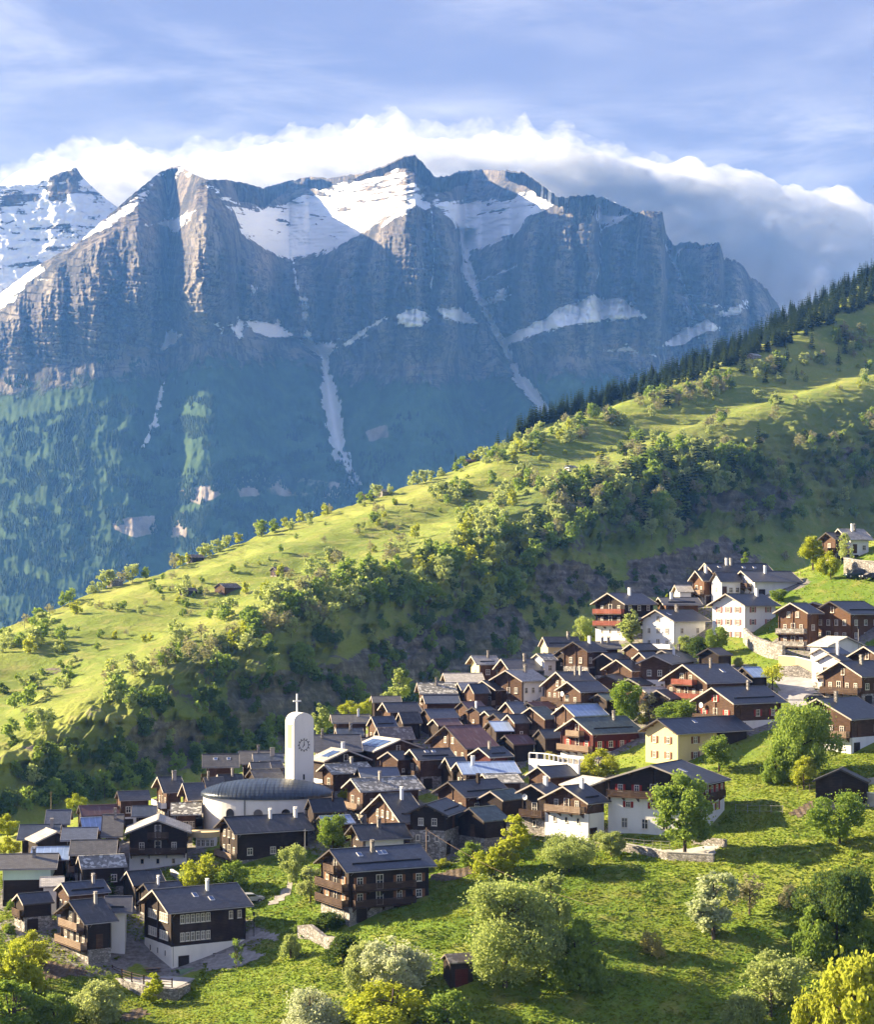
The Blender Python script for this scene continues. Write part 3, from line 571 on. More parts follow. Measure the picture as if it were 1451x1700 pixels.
D -= low * (24 * fbm(wu / 75, MV / 160 + 2, 4, .5, True) + 22 * fbm(wu / 190, MV / 160 + 7, 2) + 12 * fbm(MU / 12, MV / 30, 4, .6))
D -= hi_ * (26 * fbm(MU / 40, MV / 12, 4, .6, True))
D += channel([(505,560),(540,600),(552,680),(562,740),(590,800),(620,900)], 16, 140) + channel([(770,380),(785,460),(820,540),(845,590),(880,650),(912,690),(960,760)], 14, 150)
D += channel([(276,500),(285,560),(268,640),(255,700),(238,745)], 14, 40) + channel([(1108,400),(1135,480),(1160,530)], 10, 130) + channel([(1010,600),(1100,640),(1180,700)], 18, 60)
def shelf(low_, top_, k_):
    global D
    l_ = np.interp(MU, *zip(*low_)); t2 = np.minimum(np.interp(MU, *zip(*top_)), l_ - .5); g_ = np.clip((MU - low_[0][0]) / 12, 0, 1) * np.clip((low_[-1][0] - MU) / 12, 0, 1)
    D = D + g_ * k_ * np.clip(l_ - MV, 0, l_ - t2)
for lo_, to_ in (([(833,572),(870,566),(930,545),(985,532),(1030,527),(1072,525)], [(833,565),(870,545),(930,513),(985,494),(1030,499),(1072,523)]), ([(1103,577),(1118,576),(1160,556),(1197,545)], [(1103,572),(1140,545),(1175,530),(1197,543)]),
                 ([(570,575),(656,530),(700,540),(792,536)], [(570,570),(634,528),(690,508),(715,510),(765,512),(792,533)]), ([(500,566),(530,590),(562,570)], [(500,563),(530,570),(562,567)]), ([(267,582),(302,560)], [(267,574),(282,546),(302,556)]), ([(384,556),(400,560),(440,562),(484,557)], [(384,545),(398,530),(440,533),(484,554)])): shelf(lo_, to_, 4.2)
MY2 = MY + D * np.clip((kk - .02) * 12, 0, 1)
MX = (MU - CU) / F * MY2; MZ = (CV - MV) / F * MY2
# back skirt so that the range has thickness
backV = np.stack([MX[0], MY2[0] + 350, MZ[0] - 420], -1)
MP = np.concatenate([backV[None], np.stack([MX, MY2, MZ], -1)], 0)
SNOW = [([(335,303),(362,326),(388,352),(402,386),(440,416),(480,429),(520,422),(560,412),(602,388),(640,362),(690,342),(705,350),(716,345),(700,322),(690,300),(664,280),(620,293),(560,305),(520,312),(470,340),(440,345),(400,345),(380,328),(355,305)], 1.0),
 ([(725,322),(740,332),(790,335),(840,330),(880,315),(902,305),(935,325),(985,318),(940,332),(905,345),(872,362),(860,386),(800,412),(772,414),(764,384),(750,362),(716,338)], 1.0),
 ([(985,318),(1006,318),(1060,350),(1045,356),(1000,378),(993,362),(995,338)], 1.0), ([(1104,402),(1130,395),(1165,388),(1196,398),(1170,407),(1140,411),(1118,430)], 1.0),
 ([(833,566),(870,545),(930,513),(985,492),(1030,498),(1072,525),(1030,527),(985,532),(950,537),(900,552),(860,567),(836,575)], 1.15), ([(1103,572),(1140,545),(1175,530),(1197,545),(1160,557),(1118,578)], 1.1),
 ([(656,523),(690,508),(718,528),(700,540),(663,541)], 1.0), ([(720,506),(740,512),(765,513),(792,535),(760,534),(735,530)], 1.0), ([(572,572),(600,548),(634,528),(610,552)], 1.0),
 ([(500,564),(525,572),(562,568),(545,592),(528,592)], 1.0), ([(267,582),(280,546),(302,555),(285,572)], 1.0), ([(384,546),(397,528),(407,540),(398,562)], 1.0), ([(408,533),(460,533),(484,556),(440,562),(422,550)], .95), ([(358,538),(372,545),(368,554)], .9),
 ([(533,634),(550,628),(560,650),(567,680),(560,700),(570,740),(574,762),(558,766),(550,735),(543,700),(536,665)], 1.2), ([(846,598),(856,600),(868,625),(892,650),(915,682),(898,684),(873,650),(853,625)], 1.15),
 ([(768,420),(792,468),(802,500),(842,478),(838,500),(800,514),(783,485),(766,450)], .85), ([(-100,440),(0,418),(50,404),(120,391),(180,362),(232,318),(262,296),(240,330),(190,372),(150,392),(95,410),(60,432),(75,450),(40,474),(20,505),(-100,560)], .95),
 ([(240,374),(290,362),(334,343),(310,366),(290,388),(276,374)], 1.05), ([(632,376),(660,350),(692,338),(675,352),(650,364)], 1.2), ([(262,290),(300,277),(312,290),(280,296)], .95), ([(1130,478),(1150,470),(1148,490),(1160,560),(1150,560)], .6), ([(415,470),(425,482),(420,490)], .9), ([(985,585),(1040,570),(1100,596),(1060,590)], .65), ([(1185,520),(1240,500),(1230,522),(1195,530)], .7), ([(500,480),(512,490),(514,560),(506,555)], .7)]
snow = np.zeros_like(MU) - 3
for poly, s_ in SNOW: snow = np.maximum(snow, np.clip(s_ * (.5 + polydist(MU, MV, poly) / 12), -3, 1.15))
def runnel(pts, wid, s_):
    p = np.array(pts, float); c = np.interp(MV, p[:, 1], p[:, 0], left=-9999, right=-9999) + 3 * fbm(MV / 16, MU * 0 + 2, 2); return np.where(c > -900, s_ - np.abs(MU - c) / wid, -3)
for pts, wd, s_ in (([(484,425),(492,470),(506,520),(512,560),(538,600)], 7, .75), ([(538,590),(546,650),(560,700),(566,745),(578,775),(594,806)], 12, 1.05), ([(770,400),(778,440),(790,480),(802,505),(822,545),(846,592),(870,635),(910,684)], 11, .9), ([(1108,410),(1128,455),(1150,500),(1176,535)], 8, .7), ([(268,640),(262,670),(252,705),(236,745)], 6, .7), ([(716,345),(722,420),(716,480)], 5, .55), ([(996,360),(1000,420),(990,470)], 5, .55)): snow = np.maximum(snow, runnel(pts, wd, s_))
for c0, c1, sl, wd, s_ in ((572,640,-.72,7,.75), (640,700,-.30,6,.6), (790,860,-.42,6,.62), (795,850,-.30,5,.6), (1130,1250,.06,5,.55), (340,480,.10,5,.55), (20,120,-.12,6,.5)):
    vb_ = {572: 574, 640: 527, 790: 470, 795: 505, 1130: 505, 340: 535, 20: 470}[c0]; snow = np.maximum(snow, np.where((MU > c0) & (MU < c1), s_ - np.abs(MV - (vb_ + sl * (MU - c0)) - 5 * fbm(MU / 12, MV * 0 + c0, 3)) / wd, -3))
snow = np.clip(snow, -3, 1.15)
rb = fbm(MU / 50, (MV + .16 * np.abs(MU - 560)) / 6.5, 4, .6) + .35 * fbm(MU / 14, MV / 10, 3); snow -= np.clip(hi_ * (rb - .10 + .25 * np.clip((345 - MV) / 40, -.6, .6)) * 4.5, 0, 1.6)
veg = np.clip((kk - 2.0) * 4.5 + .18, 0, 1) * (kk > 1.85)
veg = np.minimum(veg, np.where(MU > 780, .68, 1.0))
for poly, s_ in (([(232,745),(252,700),(260,660),(272,636),(270,665),(264,700),(248,738)], .5),): snow = np.maximum(snow, np.clip(s_ * (.5 + polydist(MU, MV, poly) / 8), -3, 1))
band = np.zeros_like(MU)
for poly, s_ in (([(298,815),(330,808),(362,800),(366,822),(330,838),(300,828)], .9), ([(184,868),(215,858),(255,856),(262,885),(225,892),(190,880)], .95), ([(282,852),(308,850),(310,892),(284,892)], .95), ([(390,800),(425,786),(432,822),(396,828)], .8),
                 ([(365,792),(460,782),(580,800),(590,835),(540,830),(440,825),(365,825)], .50), ([(605,715),(645,702),(648,728),(612,735)], .8)):
    band = np.maximum(band, s_ * np.clip(.5 + polydist(MU, MV, poly) / 10, 0, 1))
pad1 = lambda a: np.concatenate([a[:1], a], 0)
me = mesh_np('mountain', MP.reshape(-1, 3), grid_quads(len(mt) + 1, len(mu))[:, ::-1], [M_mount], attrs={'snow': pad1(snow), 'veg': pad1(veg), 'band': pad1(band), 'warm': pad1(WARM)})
tag(link('mountain', me), kind='structure')
def on_mount(u, v):
    c = int(np.clip(round((u - mu[0]) / 1.7), 0, len(mu) - 1)); r_ = int(np.argmin(np.abs(MV[:, c] - v)))
    return MX[r_, c], MY2[r_, c], MZ[r_, c]
# the snowy summit behind its left shoulder
bu = np.arange(-140, 300, 2.0); BTop = np.interp(bu, [-140,-60,0,60,88,108,125,134,150,175,200,250,300], [335,322,309,305,291,284,277,291,308,330,348,362,400]) + 1.5 * fbm(bu / 8, bu * 0 + 2, 3)
bt = np.linspace(0, 1, 110)[:, None]; BV = BTop[None] * (1 - bt) + 560 * bt; BU = bu[None] + 0 * BV
BY = 6350 - 420 * bt - 16 * np.clip(fbm(BU / 30, BV / 14, 3, .5, True), -1, 1) + 14 * fbm(BU / 25, BV / 25, 3)
BX = (BU - CU) / F * BY; BZ = (CV - BV) / F * BY
bs = .74 + 0 * BV
for poly, s_ in (([(88,290),(130,280),(134,300),(104,338),(80,335),(75,318)], .5), ([(-140,318),(40,312),(62,330),(30,340),(-140,340)], .42), ([(30,348),(70,348),(60,356),(25,355)], .35), ([(0,330),(60,318),(70,332),(20,340)], .35)):
    bs -= s_ * np.clip(.5 + polydist(BU, BV, poly) / 12, 0, 1)
bp = np.concatenate([np.stack([BX[0], BY[0] + 300, BZ[0] - 350], -1)[None], np.stack([BX, BY, BZ], -1)], 0)
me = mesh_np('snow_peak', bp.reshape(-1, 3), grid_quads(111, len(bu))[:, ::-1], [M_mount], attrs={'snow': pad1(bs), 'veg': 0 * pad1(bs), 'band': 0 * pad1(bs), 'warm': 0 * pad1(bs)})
tag(link('snow_mountain', me), kind='structure')
# valley floor so that the land reaches the foot of the range
vf = np.array([(-9000, 300, -190), (9000, 300, -190), (9000, 7000, -70), (-9000, 7000, -70)], float)
tag(link('terrain', mesh_np('terrain', vf, np.array([[0, 1, 2, 3]]), [M_hill])), kind='structure')

# ------------------------------------------------------------------ clouds behind the crest, haze in the air
def cloud_mat(name, dens, scale, thr, soft):
    m, t = material(name); pos = t.node('ShaderNodeTexCoord').outputs['Object']
    n = t.noise(t.mapping(pos, (1, 1, 1.5)), scale, 7, .66, .8)
    d = t.math('MULTIPLY', t.smooth(n, thr, thr + soft), dens)
    v = t.node('ShaderNodeVolumePrincipled', {'Color': (.76, .80, .88, 1), 'Density': d, 'Anisotropy': .2})
    t.l.new(v.outputs[0], t.out.inputs['Volume']); return m
def cloud_bank(name, label, top, bottom, Y, thick, mat, lump, seed):
    us = np.arange(top[0][0], top[-1][0], 7.0); tv = np.interp(us, *zip(*top)); bv = np.interp(us, *zip(*bottom))
    ang = np.linspace(0, 2 * np.pi, 40, endpoint=False); A, U = np.meshgrid(ang, us, indexing='ij')
    cv = (tv + bv) / 2; hv = (bv - tv) / 2
    endt = np.clip(np.minimum(us - us[0], us[-1] - us) / 150, .02, 1) ** .5
    rad = 1 + lump * fbm(U / 40 + seed, A * 1.6, 4, .55)
    ca, sa = np.cos(A), np.sin(A)
    Vv = cv - hv * endt * np.sign(sa) * np.abs(sa) ** .8 * rad; Yy = Y + thick * ca * rad * endt
    X = (U - CU) / F * Y; Z = (CV - Vv) / F * Y
    V = np.stack([X, Yy, Z], -1); na_, nu_ = A.shape
    i = np.arange(na_)[:, None]; j = np.arange(nu_ - 1)[None]
    Q = np.stack([i * nu_ + j, ((i + 1) % na_) * nu_ + j, ((i + 1) % na_) * nu_ + j + 1, i * nu_ + j + 1], -1).reshape(-1, 4)
    me = mesh_np(name, V.reshape(-1, 3), Q, [mat])
    bm = bmesh.new(); bm.from_mesh(me)
    bmesh.ops.holes_fill(bm, edges=[e for e in bm.edges if e.is_boundary]); bmesh.ops.recalc_face_normals(bm, faces=bm.faces); bm.to_mesh(me); bm.free()
    o = link(name, me); tag(o, label, 'cloud', kind='stuff'); return o
FARY = 6900.0
CM1 = cloud_mat('cloud_vapour', .030, .0080, .44, .30); CM3 = cloud_mat('mist_vapour', .0042, .0105, .40, .34)
CM2 = cloud_mat('veil_vapour', .016, .0050, .34, .42)
TOPC = [(-60,292),(0,283),(40,270),(110,258),(180,244),(240,250),(290,266),(350,250),(420,242),(490,234),(560,224),(610,206),(650,203),(690,219),(740,228),(800,218),(860,222),(920,223),(960,236),(1000,256),(1050,276),(1150,282),(1240,300)]
BOTC = [(-60,380),(0,390),(120,400),(200,370),(300,350),(700,330),(900,340),(1080,350),(1240,330)]
cloud_bank('cloud_bank', 'white cloud bank rolling over the mountain crest', [(u_, v_ + 15) for u_, v_ in TOPC], BOTC, FARY + 620, 300, CM1, .30, 1.0)
cloud_bank('cloud_mist', 'thin torn mist around the cloud bank on the crest', [(u_, v_ + 5) for u_, v_ in TOPC], [(u_, v_ + 10) for u_, v_ in BOTC], FARY + 620, 470, CM3, .42, 9.0)
cloud_bank('cloud_veil', 'grey blue cloud veil trailing down behind the right hand peaks', [(850,262),(920,245),(1000,262),(1060,276),(1150,270),(1200,282),(1250,292),(1290,312),(1340,318),(1390,308),(1451,316),(1540,320)],
           [(850,330),(1000,420),(1100,500),(1250,560),(1540,600)], FARY + 700, 350, CM2, .2, 4.0)
hb = bmesh.new()
bmesh.ops.create_cube(hb, size=1.0); 
for v_ in hb.verts: v_.co = Vector((v_.co.x * 9000, (v_.co.y + .5) * (FARY + 60) - 60, (v_.co.z + .5) * (1560 + 210) - 210))
hm = bpy.data.meshes.new('haze'); hb.to_mesh(hm); hb.free()
HZM, t = material('haze_air')
hv_ = t.node('ShaderNodeVolumePrincipled', {'Color': (.13, .35, 1.0, 1), 'Density': 4.9e-5, 'Anisotropy': 0.0, 'Absorption Color': (1, 1, 1, 1)})
t.l.new(hv_.outputs[0], t.out.inputs['Volume']); hm.materials.append(HZM)
tag(link('haze', hm), 'blue haze filling the valley air', 'haze', kind='stuff')
# ------------------------------------------------------------------ building materials
def objpos(t): return t.node('ShaderNodeTexCoord').outputs['Object']
def rnd(t): return t.node('ShaderNodeObjectInfo').outputs['Random']
def timber(name, c1, c2, c3):
    m, t = material(name); p = objpos(t)
    z = t.node('ShaderNodeSeparateXYZ', {0: p}).outputs[2]
    log = t.math('PINGPONG', z, .11); gap = t.smooth(log, .0, .025)
    n = t.noise(t.mapping(p, (.5, .5, 7)), 1.6, 6, .65); n2 = t.noise(p, .45, 4, .6)
    c = t.mix(t.smooth(n, .30, .70), c1, c2); c = t.mix(t.math('MULTIPLY', t.smooth(n2, .48, .72), .6), c, c3)
    c = t.mix(t.math('MULTIPLY', rnd(t), .30), c, c1); c = t.mix(gap, tuple(x * .35 for x in c1), c)
    principled(t, c, .8, .2, t.bump(log, .6, .05)); return m
def plaster(name, col, stain=.25):
    m, t = material(name); p = objpos(t)
    n = t.noise(t.mapping(p, (.8, .8, .25)), .9, 6, .6); f = t.noise(p, 9, 3, .6)
    c = t.mix(t.math('MULTIPLY', t.smooth(n, .42, .75), stain), col, tuple(x * .62 for x in col))
    principled(t, c, .9, .15, t.bump(f, .15, .02)); return m
def masonry(name, c1, c2, c3, sc=2.2):
    m, t = material(name); p = objpos(t)
    v = t.node('ShaderNodeTexVoronoi', {'Vector': t.mapping(p, (1, 1, 1.7)), 'Scale': sc}); e = t.node('ShaderNodeTexVoronoi', {'Vector': t.mapping(p, (1, 1, 1.7)), 'Scale': sc}, feature='DISTANCE_TO_EDGE')
    col = t.node('ShaderNodeSeparateColor', {0: v.outputs['Color']}).outputs[0]
    c = t.ramp(col, [(0, c1), (.5, c2), (1, c3)]); n = t.noise(p, .8, 5, .6); c = t.mix(t.math('MULTIPLY', t.smooth(n, .45, .7), .5), c, c1)
    ed = t.smooth(e.outputs['Distance'], .0, .09); c = t.mix(ed, tuple(x * .55 for x in c1), c)
    principled(t, c, .92, .1, t.bump(ed, .6, .06)); return m
def roofing(name, c1, c2, c3, rough=.5, spec=.5, seams=0, metallic=0.0, patch=None, course=.32):
    m, t = material(name); p = objpos(t); sp = t.node('ShaderNodeSeparateXYZ', {0: p})
    n = t.noise(p, .7, 6, .65); n2 = t.noise(t.mapping(p, (1.2, .25, .25)), 1.4, 5, .65)
    c = t.mix(t.smooth(n, .34, .66), c1, c2); c = t.mix(t.math('MULTIPLY', t.smooth(n2, .5, .72), .7), c, c3)
    c = t.mix(t.math('MULTIPLY', t.math('POWER', rnd(t), 2.0), .95), c, c3)
    if seams:
        l = t.math('PINGPONG', sp.outputs[0], seams); h = t.smooth(l, .0, .05); c = t.mix(h, tuple(x * 1.5 for x in c2), c)
    else:
        l = t.math('FRACT', t.math('DIVIDE', sp.outputs[1], course)); h = l
        tile = t.node('ShaderNodeTexBrick', {'Vector': t.mapping(p, (1, 1, 1)), 'Scale': 1.0, 'Color1': (.7, .7, .7, 1), 'Color2': (1.25, 1.25, 1.25, 1), 'Mortar': (.45, .45, .45, 1), 'Mortar Size': .02, 'Brick Width': .55, 'Row Height': course})
        c = t.mix(.75, c, tile.outputs[0], 'MULTIPLY')
    if patch:
        v = t.node('ShaderNodeTexVoronoi', {'Vector': p, 'Scale': 1.9, 'Randomness': 1.0}); vc = t.node('ShaderNodeSeparateColor', {0: v.outputs['Color']}).outputs[0]
        c = t.mix(t.smooth(t.math('ADD', vc, t.math('MULTIPLY', t.math('SUBTRACT', n, .5), .9)), patch[1], patch[1] + .12), c, patch[0])
    principled(t, c, rough, spec, t.bump(h, .35, .04), metallic); return m
TIM = {'d': timber('dark_timber', (.022, .015, .012), (.052, .033, .024), (.105, .068, .048)), 'w': timber('brown_timber', (.060, .031, .019), (.140, .078, .047), (.25, .155, .10)),
       'o': timber('orange_timber', (.10, .050, .026), (.17, .088, .046), (.27, .16, .09)), 'x': timber('red_timber', (.070, .016, .012), (.115, .027, .019), (.15, .055, .035)),
       'p': plaster('white_plaster', (.80, .79, .75)), 'y': plaster('cream_plaster', (.70, .56, .30), .2), 'e': plaster('pale_green_plaster', (.56, .72, .62)),
       'n': masonry('rubble_stone', (.20, .185, .165), (.34, .31, .28), (.50, .47, .43))}
TIM['c'] = plaster('church_plaster', (.86, .83, .73), .25)
TIM['red'] = timber('red_painted_board', (.20, .05, .035), (.30, .09, .06), (.42, .17, .12))
M_stone = TIM['n']
ROOFM = {'s': roofing('slate_roof', (.016, .018, .024), (.028, .032, .042), (.105, .105, .112), .46, .5), 'b': roofing('blue_slate_roof', (.020, .028, .044), (.036, .047, .070), (.10, .115, .15), .42, .55),
         'g': roofing('grey_tile_roof', (.055, .055, .058), (.085, .084, .085), (.13, .125, .12), .55, .4), 'k': roofing('lichen_slab_roof', (.11, .105, .095), (.20, .19, .165), (.32, .31, .27), .75, .3, patch=((.58, .57, .50), .62), course=.5),
         'm': roofing('blue_metal_roof', (.20, .29, .46), (.30, .40, .60), (.42, .52, .68), .38, .5, seams=.5, metallic=.25), 'r': roofing('rust_metal_roof', (.085, .035, .036), (.12, .050, .048), (.24, .19, .18), .55, .4, seams=.45),
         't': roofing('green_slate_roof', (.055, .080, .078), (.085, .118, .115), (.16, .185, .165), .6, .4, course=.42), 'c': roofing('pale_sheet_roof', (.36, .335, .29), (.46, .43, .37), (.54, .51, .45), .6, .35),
         'q': roofing('brown_slab_roof', (.10, .075, .062), (.16, .125, .105), (.28, .24, .21), .75, .3, patch=((.38, .34, .29), .8), course=.45)}
M_soffit = timber('soffit_boards', (.12, .075, .045), (.19, .12, .075), (.26, .18, .12))
M_verge = plaster('verge_metal', (.48, .43, .37), .45)
M_vdark = plaster('dark_verge', (.09, .08, .075), .3)
M_frame = plaster('window_paint', (.78, .72, .60), .1)
def glass(name, c, cur):
    m, t = material(name); r_ = rnd(t)
    principled(t, t.mix(t.smooth(r_, .55, .6), c, cur), .12, .6); return m
M_glass = glass('window_glass', (.020, .024, .030), (.16, .15, .14))
M_redsh = plaster('red_shutter_paint', (.30, .040, .030), .15); M_brnsh = plaster('brown_shutter_paint', (.22, .10, .055), .15); M_grnsh = plaster('green_shutter_paint', (.04, .20, .09), .15); M_wood_sh = timber('wood_shutter', (.20, .085, .035), (.30, .14, .06), (.36, .20, .10))
SHUT = {'pink': plaster('pink_shutter_paint', (.40, .20, .17), .2), 'red': M_redsh, 'brown': M_brnsh, 'green': M_grnsh, 'wood': M_wood_sh}
M_rail = timber('balcony_boards', (.055, .032, .022), (.12, .075, .05), (.22, .15, .10))
M_railp = timber('pale_boards', (.22, .15, .10), (.34, .25, .18), (.45, .36, .28))
M_pipe = plaster('pipe_metal', (.36, .34, .32), .3); M_dark = plaster('dark_metal', (.03, .03, .035), .2); M_white = plaster('white_paint', (.80, .80, .78), .1)
M_cop, t = material('copper_roof'); p = objpos(t); n = t.noise(t.mapping(p, (2, .3, .3)), 1.2, 5, .6)
principled(t, t.mix(t.smooth(n, .35, .65), (.022, .032, .044), (.048, .064, .082)), .34, .7, None, .35)
M_solar, t = material('solar_panel'); principled(t, (.05, .09, .20), .2, .7)

# ------------------------------------------------------------------ mesh builder
class MB:
    def __init__(s): s.v = []; s.f = []; s.m = []
    def quad(s, a, b, c, d, mi=0):
        n = len(s.v); s.v += [tuple(a), tuple(b), tuple(c), tuple(d)]; s.f.append((n, n + 1, n + 2, n + 3)); s.m.append(mi)
    def box(s, x0, y0, z0, x1, y1, z1, mi=0):
        n = len(s.v); s.v += [(x0, y0, z0), (x1, y0, z0), (x1, y1, z0), (x0, y1, z0), (x0, y0, z1), (x1, y0, z1), (x1, y1, z1), (x0, y1, z1)]
        for f in ((0, 3, 2, 1), (4, 5, 6, 7), (0, 1, 5, 4), (1, 2, 6, 5), (2, 3, 7, 6), (3, 0, 4, 7)): s.f.append(tuple(n + i for i in f)); s.m.append(mi)
    def hexa(s, P, mi=0):
        """eight corners: four below, four above, same order"""
        n = len(s.v); s.v += [tuple(p) for p in P]
        for f in ((0, 3, 2, 1), (4, 5, 6, 7), (0, 1, 5, 4), (1, 2, 6, 5), (2, 3, 7, 6), (3, 0, 4, 7)): s.f.append(tuple(n + i for i in f)); s.m.append(mi)
    def prism(s, poly, axis, a, b, mi=0):
        """polygon (p, q) pushed along axis from a to b: axis 'x' -> (p, q) = (y, z); 'y' -> (x, z); 'z' -> (x, y)"""
        mk = {'x': lambda p, q, r: (r, p, q), 'y': lambda p, q, r: (p, r, q), 'z': lambda p, q, r: (p, q, r)}[axis]
        n = len(s.v); k = len(poly); s.v += [mk(p, q, a) for p, q in poly] + [mk(p, q, b) for p, q in poly]
        s.f.append(tuple(range(n + k - 1, n - 1, -1))); s.f.append(tuple(range(n + k, n + 2 * k))); s.m += [mi, mi]
        for i in range(k): j = (i + 1) % k; s.f.append((n + i, n + j, n + k + j, n + k + i)); s.m.append(mi)
    def tube(s, pts, r, k=6, mi=0, r2=None):
        pts = [Vector(p) for p in pts]; rings = []
        for i, p in enumerate(pts):
            d = (pts[min(i + 1, len(pts) - 1)] - pts[max(i - 1, 0)]).normalized(); a = d.orthogonal().normalized(); b = d.cross(a)
            rr = r if r2 is None else r + (r2 - r) * i / max(1, len(pts) - 1); n = len(s.v)
            s.v += [tuple(p + (a * math.cos(2 * math.pi * q / k) + b * math.sin(2 * math.pi * q / k)) * rr) for q in range(k)]; rings.append(n)
        for n, o in zip(rings, rings[1:]):
            for q in range(k): s.f.append((n + q, n + (q + 1) % k, o + (q + 1) % k, o + q)); s.m.append(mi)
        s.f.append(tuple(rings[0] + q for q in range(k - 1, -1, -1))); s.f.append(tuple(rings[-1] + q for q in range(k))); s.m += [mi, mi]
    def mesh(s, name, mats):
        me = bpy.data.meshes.new(name); me.from_pydata(s.v, [], s.f)
        for m in mats: me.materials.append(m)
        if len(mats) > 1: me.polygons.foreach_set('material_index', s.m)
        bm = bmesh.new(); bm.from_mesh(me); bmesh.ops.recalc_face_normals(bm, faces=bm.faces); bm.to_mesh(me); bm.free(); return me
    def build(s, name, mats, parent=None, loc=None, rotz=None):
        return link(name, s.mesh(name, mats if isinstance(mats, (list, tuple)) else [mats]), parent, loc, rotz)

WCACHE = {}
def window(parent, x, y, z, w_, h_, rz, frame=M_frame, name='window', shut=None, mull=1, glassm=M_glass):
    """window set 2 cm proud of a wall whose outer side is -y in its own frame"""
    key = (round(w_, 1), round(h_, 1), frame.name, mull)
    if key not in WCACHE:
        a, b = key[0] / 2, key[1] / 2; f = .085; m = MB()
        m.box(-a, -.06, -b, -a + f, .02, b); m.box(a - f, -.06, -b, a, .02, b); m.box(-a + f, -.06, b - f, a - f, .02, b); m.box(-a + f, -.06, -b, a - f, .02, -b + f)
        if mull: m.box(-.035, -.05, -b + f, .035, .01, b - f); m.box(-a + f, -.045, .16 * b, -.035, .0, .16 * b + .05); m.box(.035, -.045, .16 * b, a - f, .0, .16 * b + .05)
        m.box(-a - .06, -.12, -b - .06, a + .06, .02, -b - .004)
        q = MB(); q.box(-a + f, -.02, -b + f, a - f, .01, b - f); WCACHE[key] = (m.mesh(name, [frame]), q.mesh('pane', [glassm]))
    fm, pm = WCACHE[key]; o = link(name, fm, parent, (x, y, z), rz); link('pane', pm, o)
    if shut:
        k2 = ('sh', key[0], key[1], shut.name)
        if k2 not in WCACHE:
            sw = key[0] * .5; m = MB(); m.box(-sw / 2, -.07, -key[1] / 2, sw / 2, -.0, key[1] / 2); WCACHE[k2] = m.mesh('shutter', [shut])
        for s_ in (-1, 1): link('shutter', WCACHE[k2], o, (s_ * (key[0] * .75 + .03), 0, 0))
    return o

def balcony(parent, x0, x1, z, depth, railm, rz=0.0, loc=(0, 0, 0), slats=True, name='balcony'):
    """a slab with brackets along -y, and a railing; its own frame: x along the wall"""
    m = MB(); m.box(x0, -depth, z - .12, x1, -.01, z)
    n = max(2, int((x1 - x0) / 2.2))
    for i in range(n + 1):
        xx = x0 + .1 + (x1 - x0 - .3) * i / n; m.prism([(-depth + .1, z - .122), (-.01, z - .122), (-.01, z - .75)], 'x', xx, xx + .12)
    o = m.build(name, [M_rail], parent, loc, rz)
    q = MB(); d = -depth
    q.box(x0, d, z + .95, x1, d + .08, z + 1.03); q.box(x0, d + .01, z + .1, x1, d + .06, z + .18)
    for xx in (x0, x1 - .07): q.box(xx, d + .08, z + .95, xx + .07, -.02, z + 1.03); q.box(xx, d + .08, z + .1, xx + .06, -.02, z + .18); q.box(xx, d, z, xx + .08, d + .08, z + .95)
    if slats:
        st = .19; k = int((x1 - x0) / st)
        for i in range(k): q.box(x0 + .1 + i * st, d + .015, z + .18, x0 + .1 + i * st + .145, d + .05, z + .95)
        for xx in (x0 + .01, x1 - .06):
            for i in range(int(depth / st)): q.box(xx, d + .1 + i * st, z + .18, xx + .04, d + .1 + i * st + .145, z + .95)
    else: q.box(x0 + .08, d + .02, z + .18, x1 - .08, d + .06, z + .95); q.box(x0 + .01, d + .06, z + .18, x0 + .05, -.02, z + .95); q.box(x1 - .05, d + .06, z + .18, x1 - .01, -.02, z + .95)
    q.build('railing', [railm], o); return o

def plant_pot_row(m, x0, x1, y, z): pass

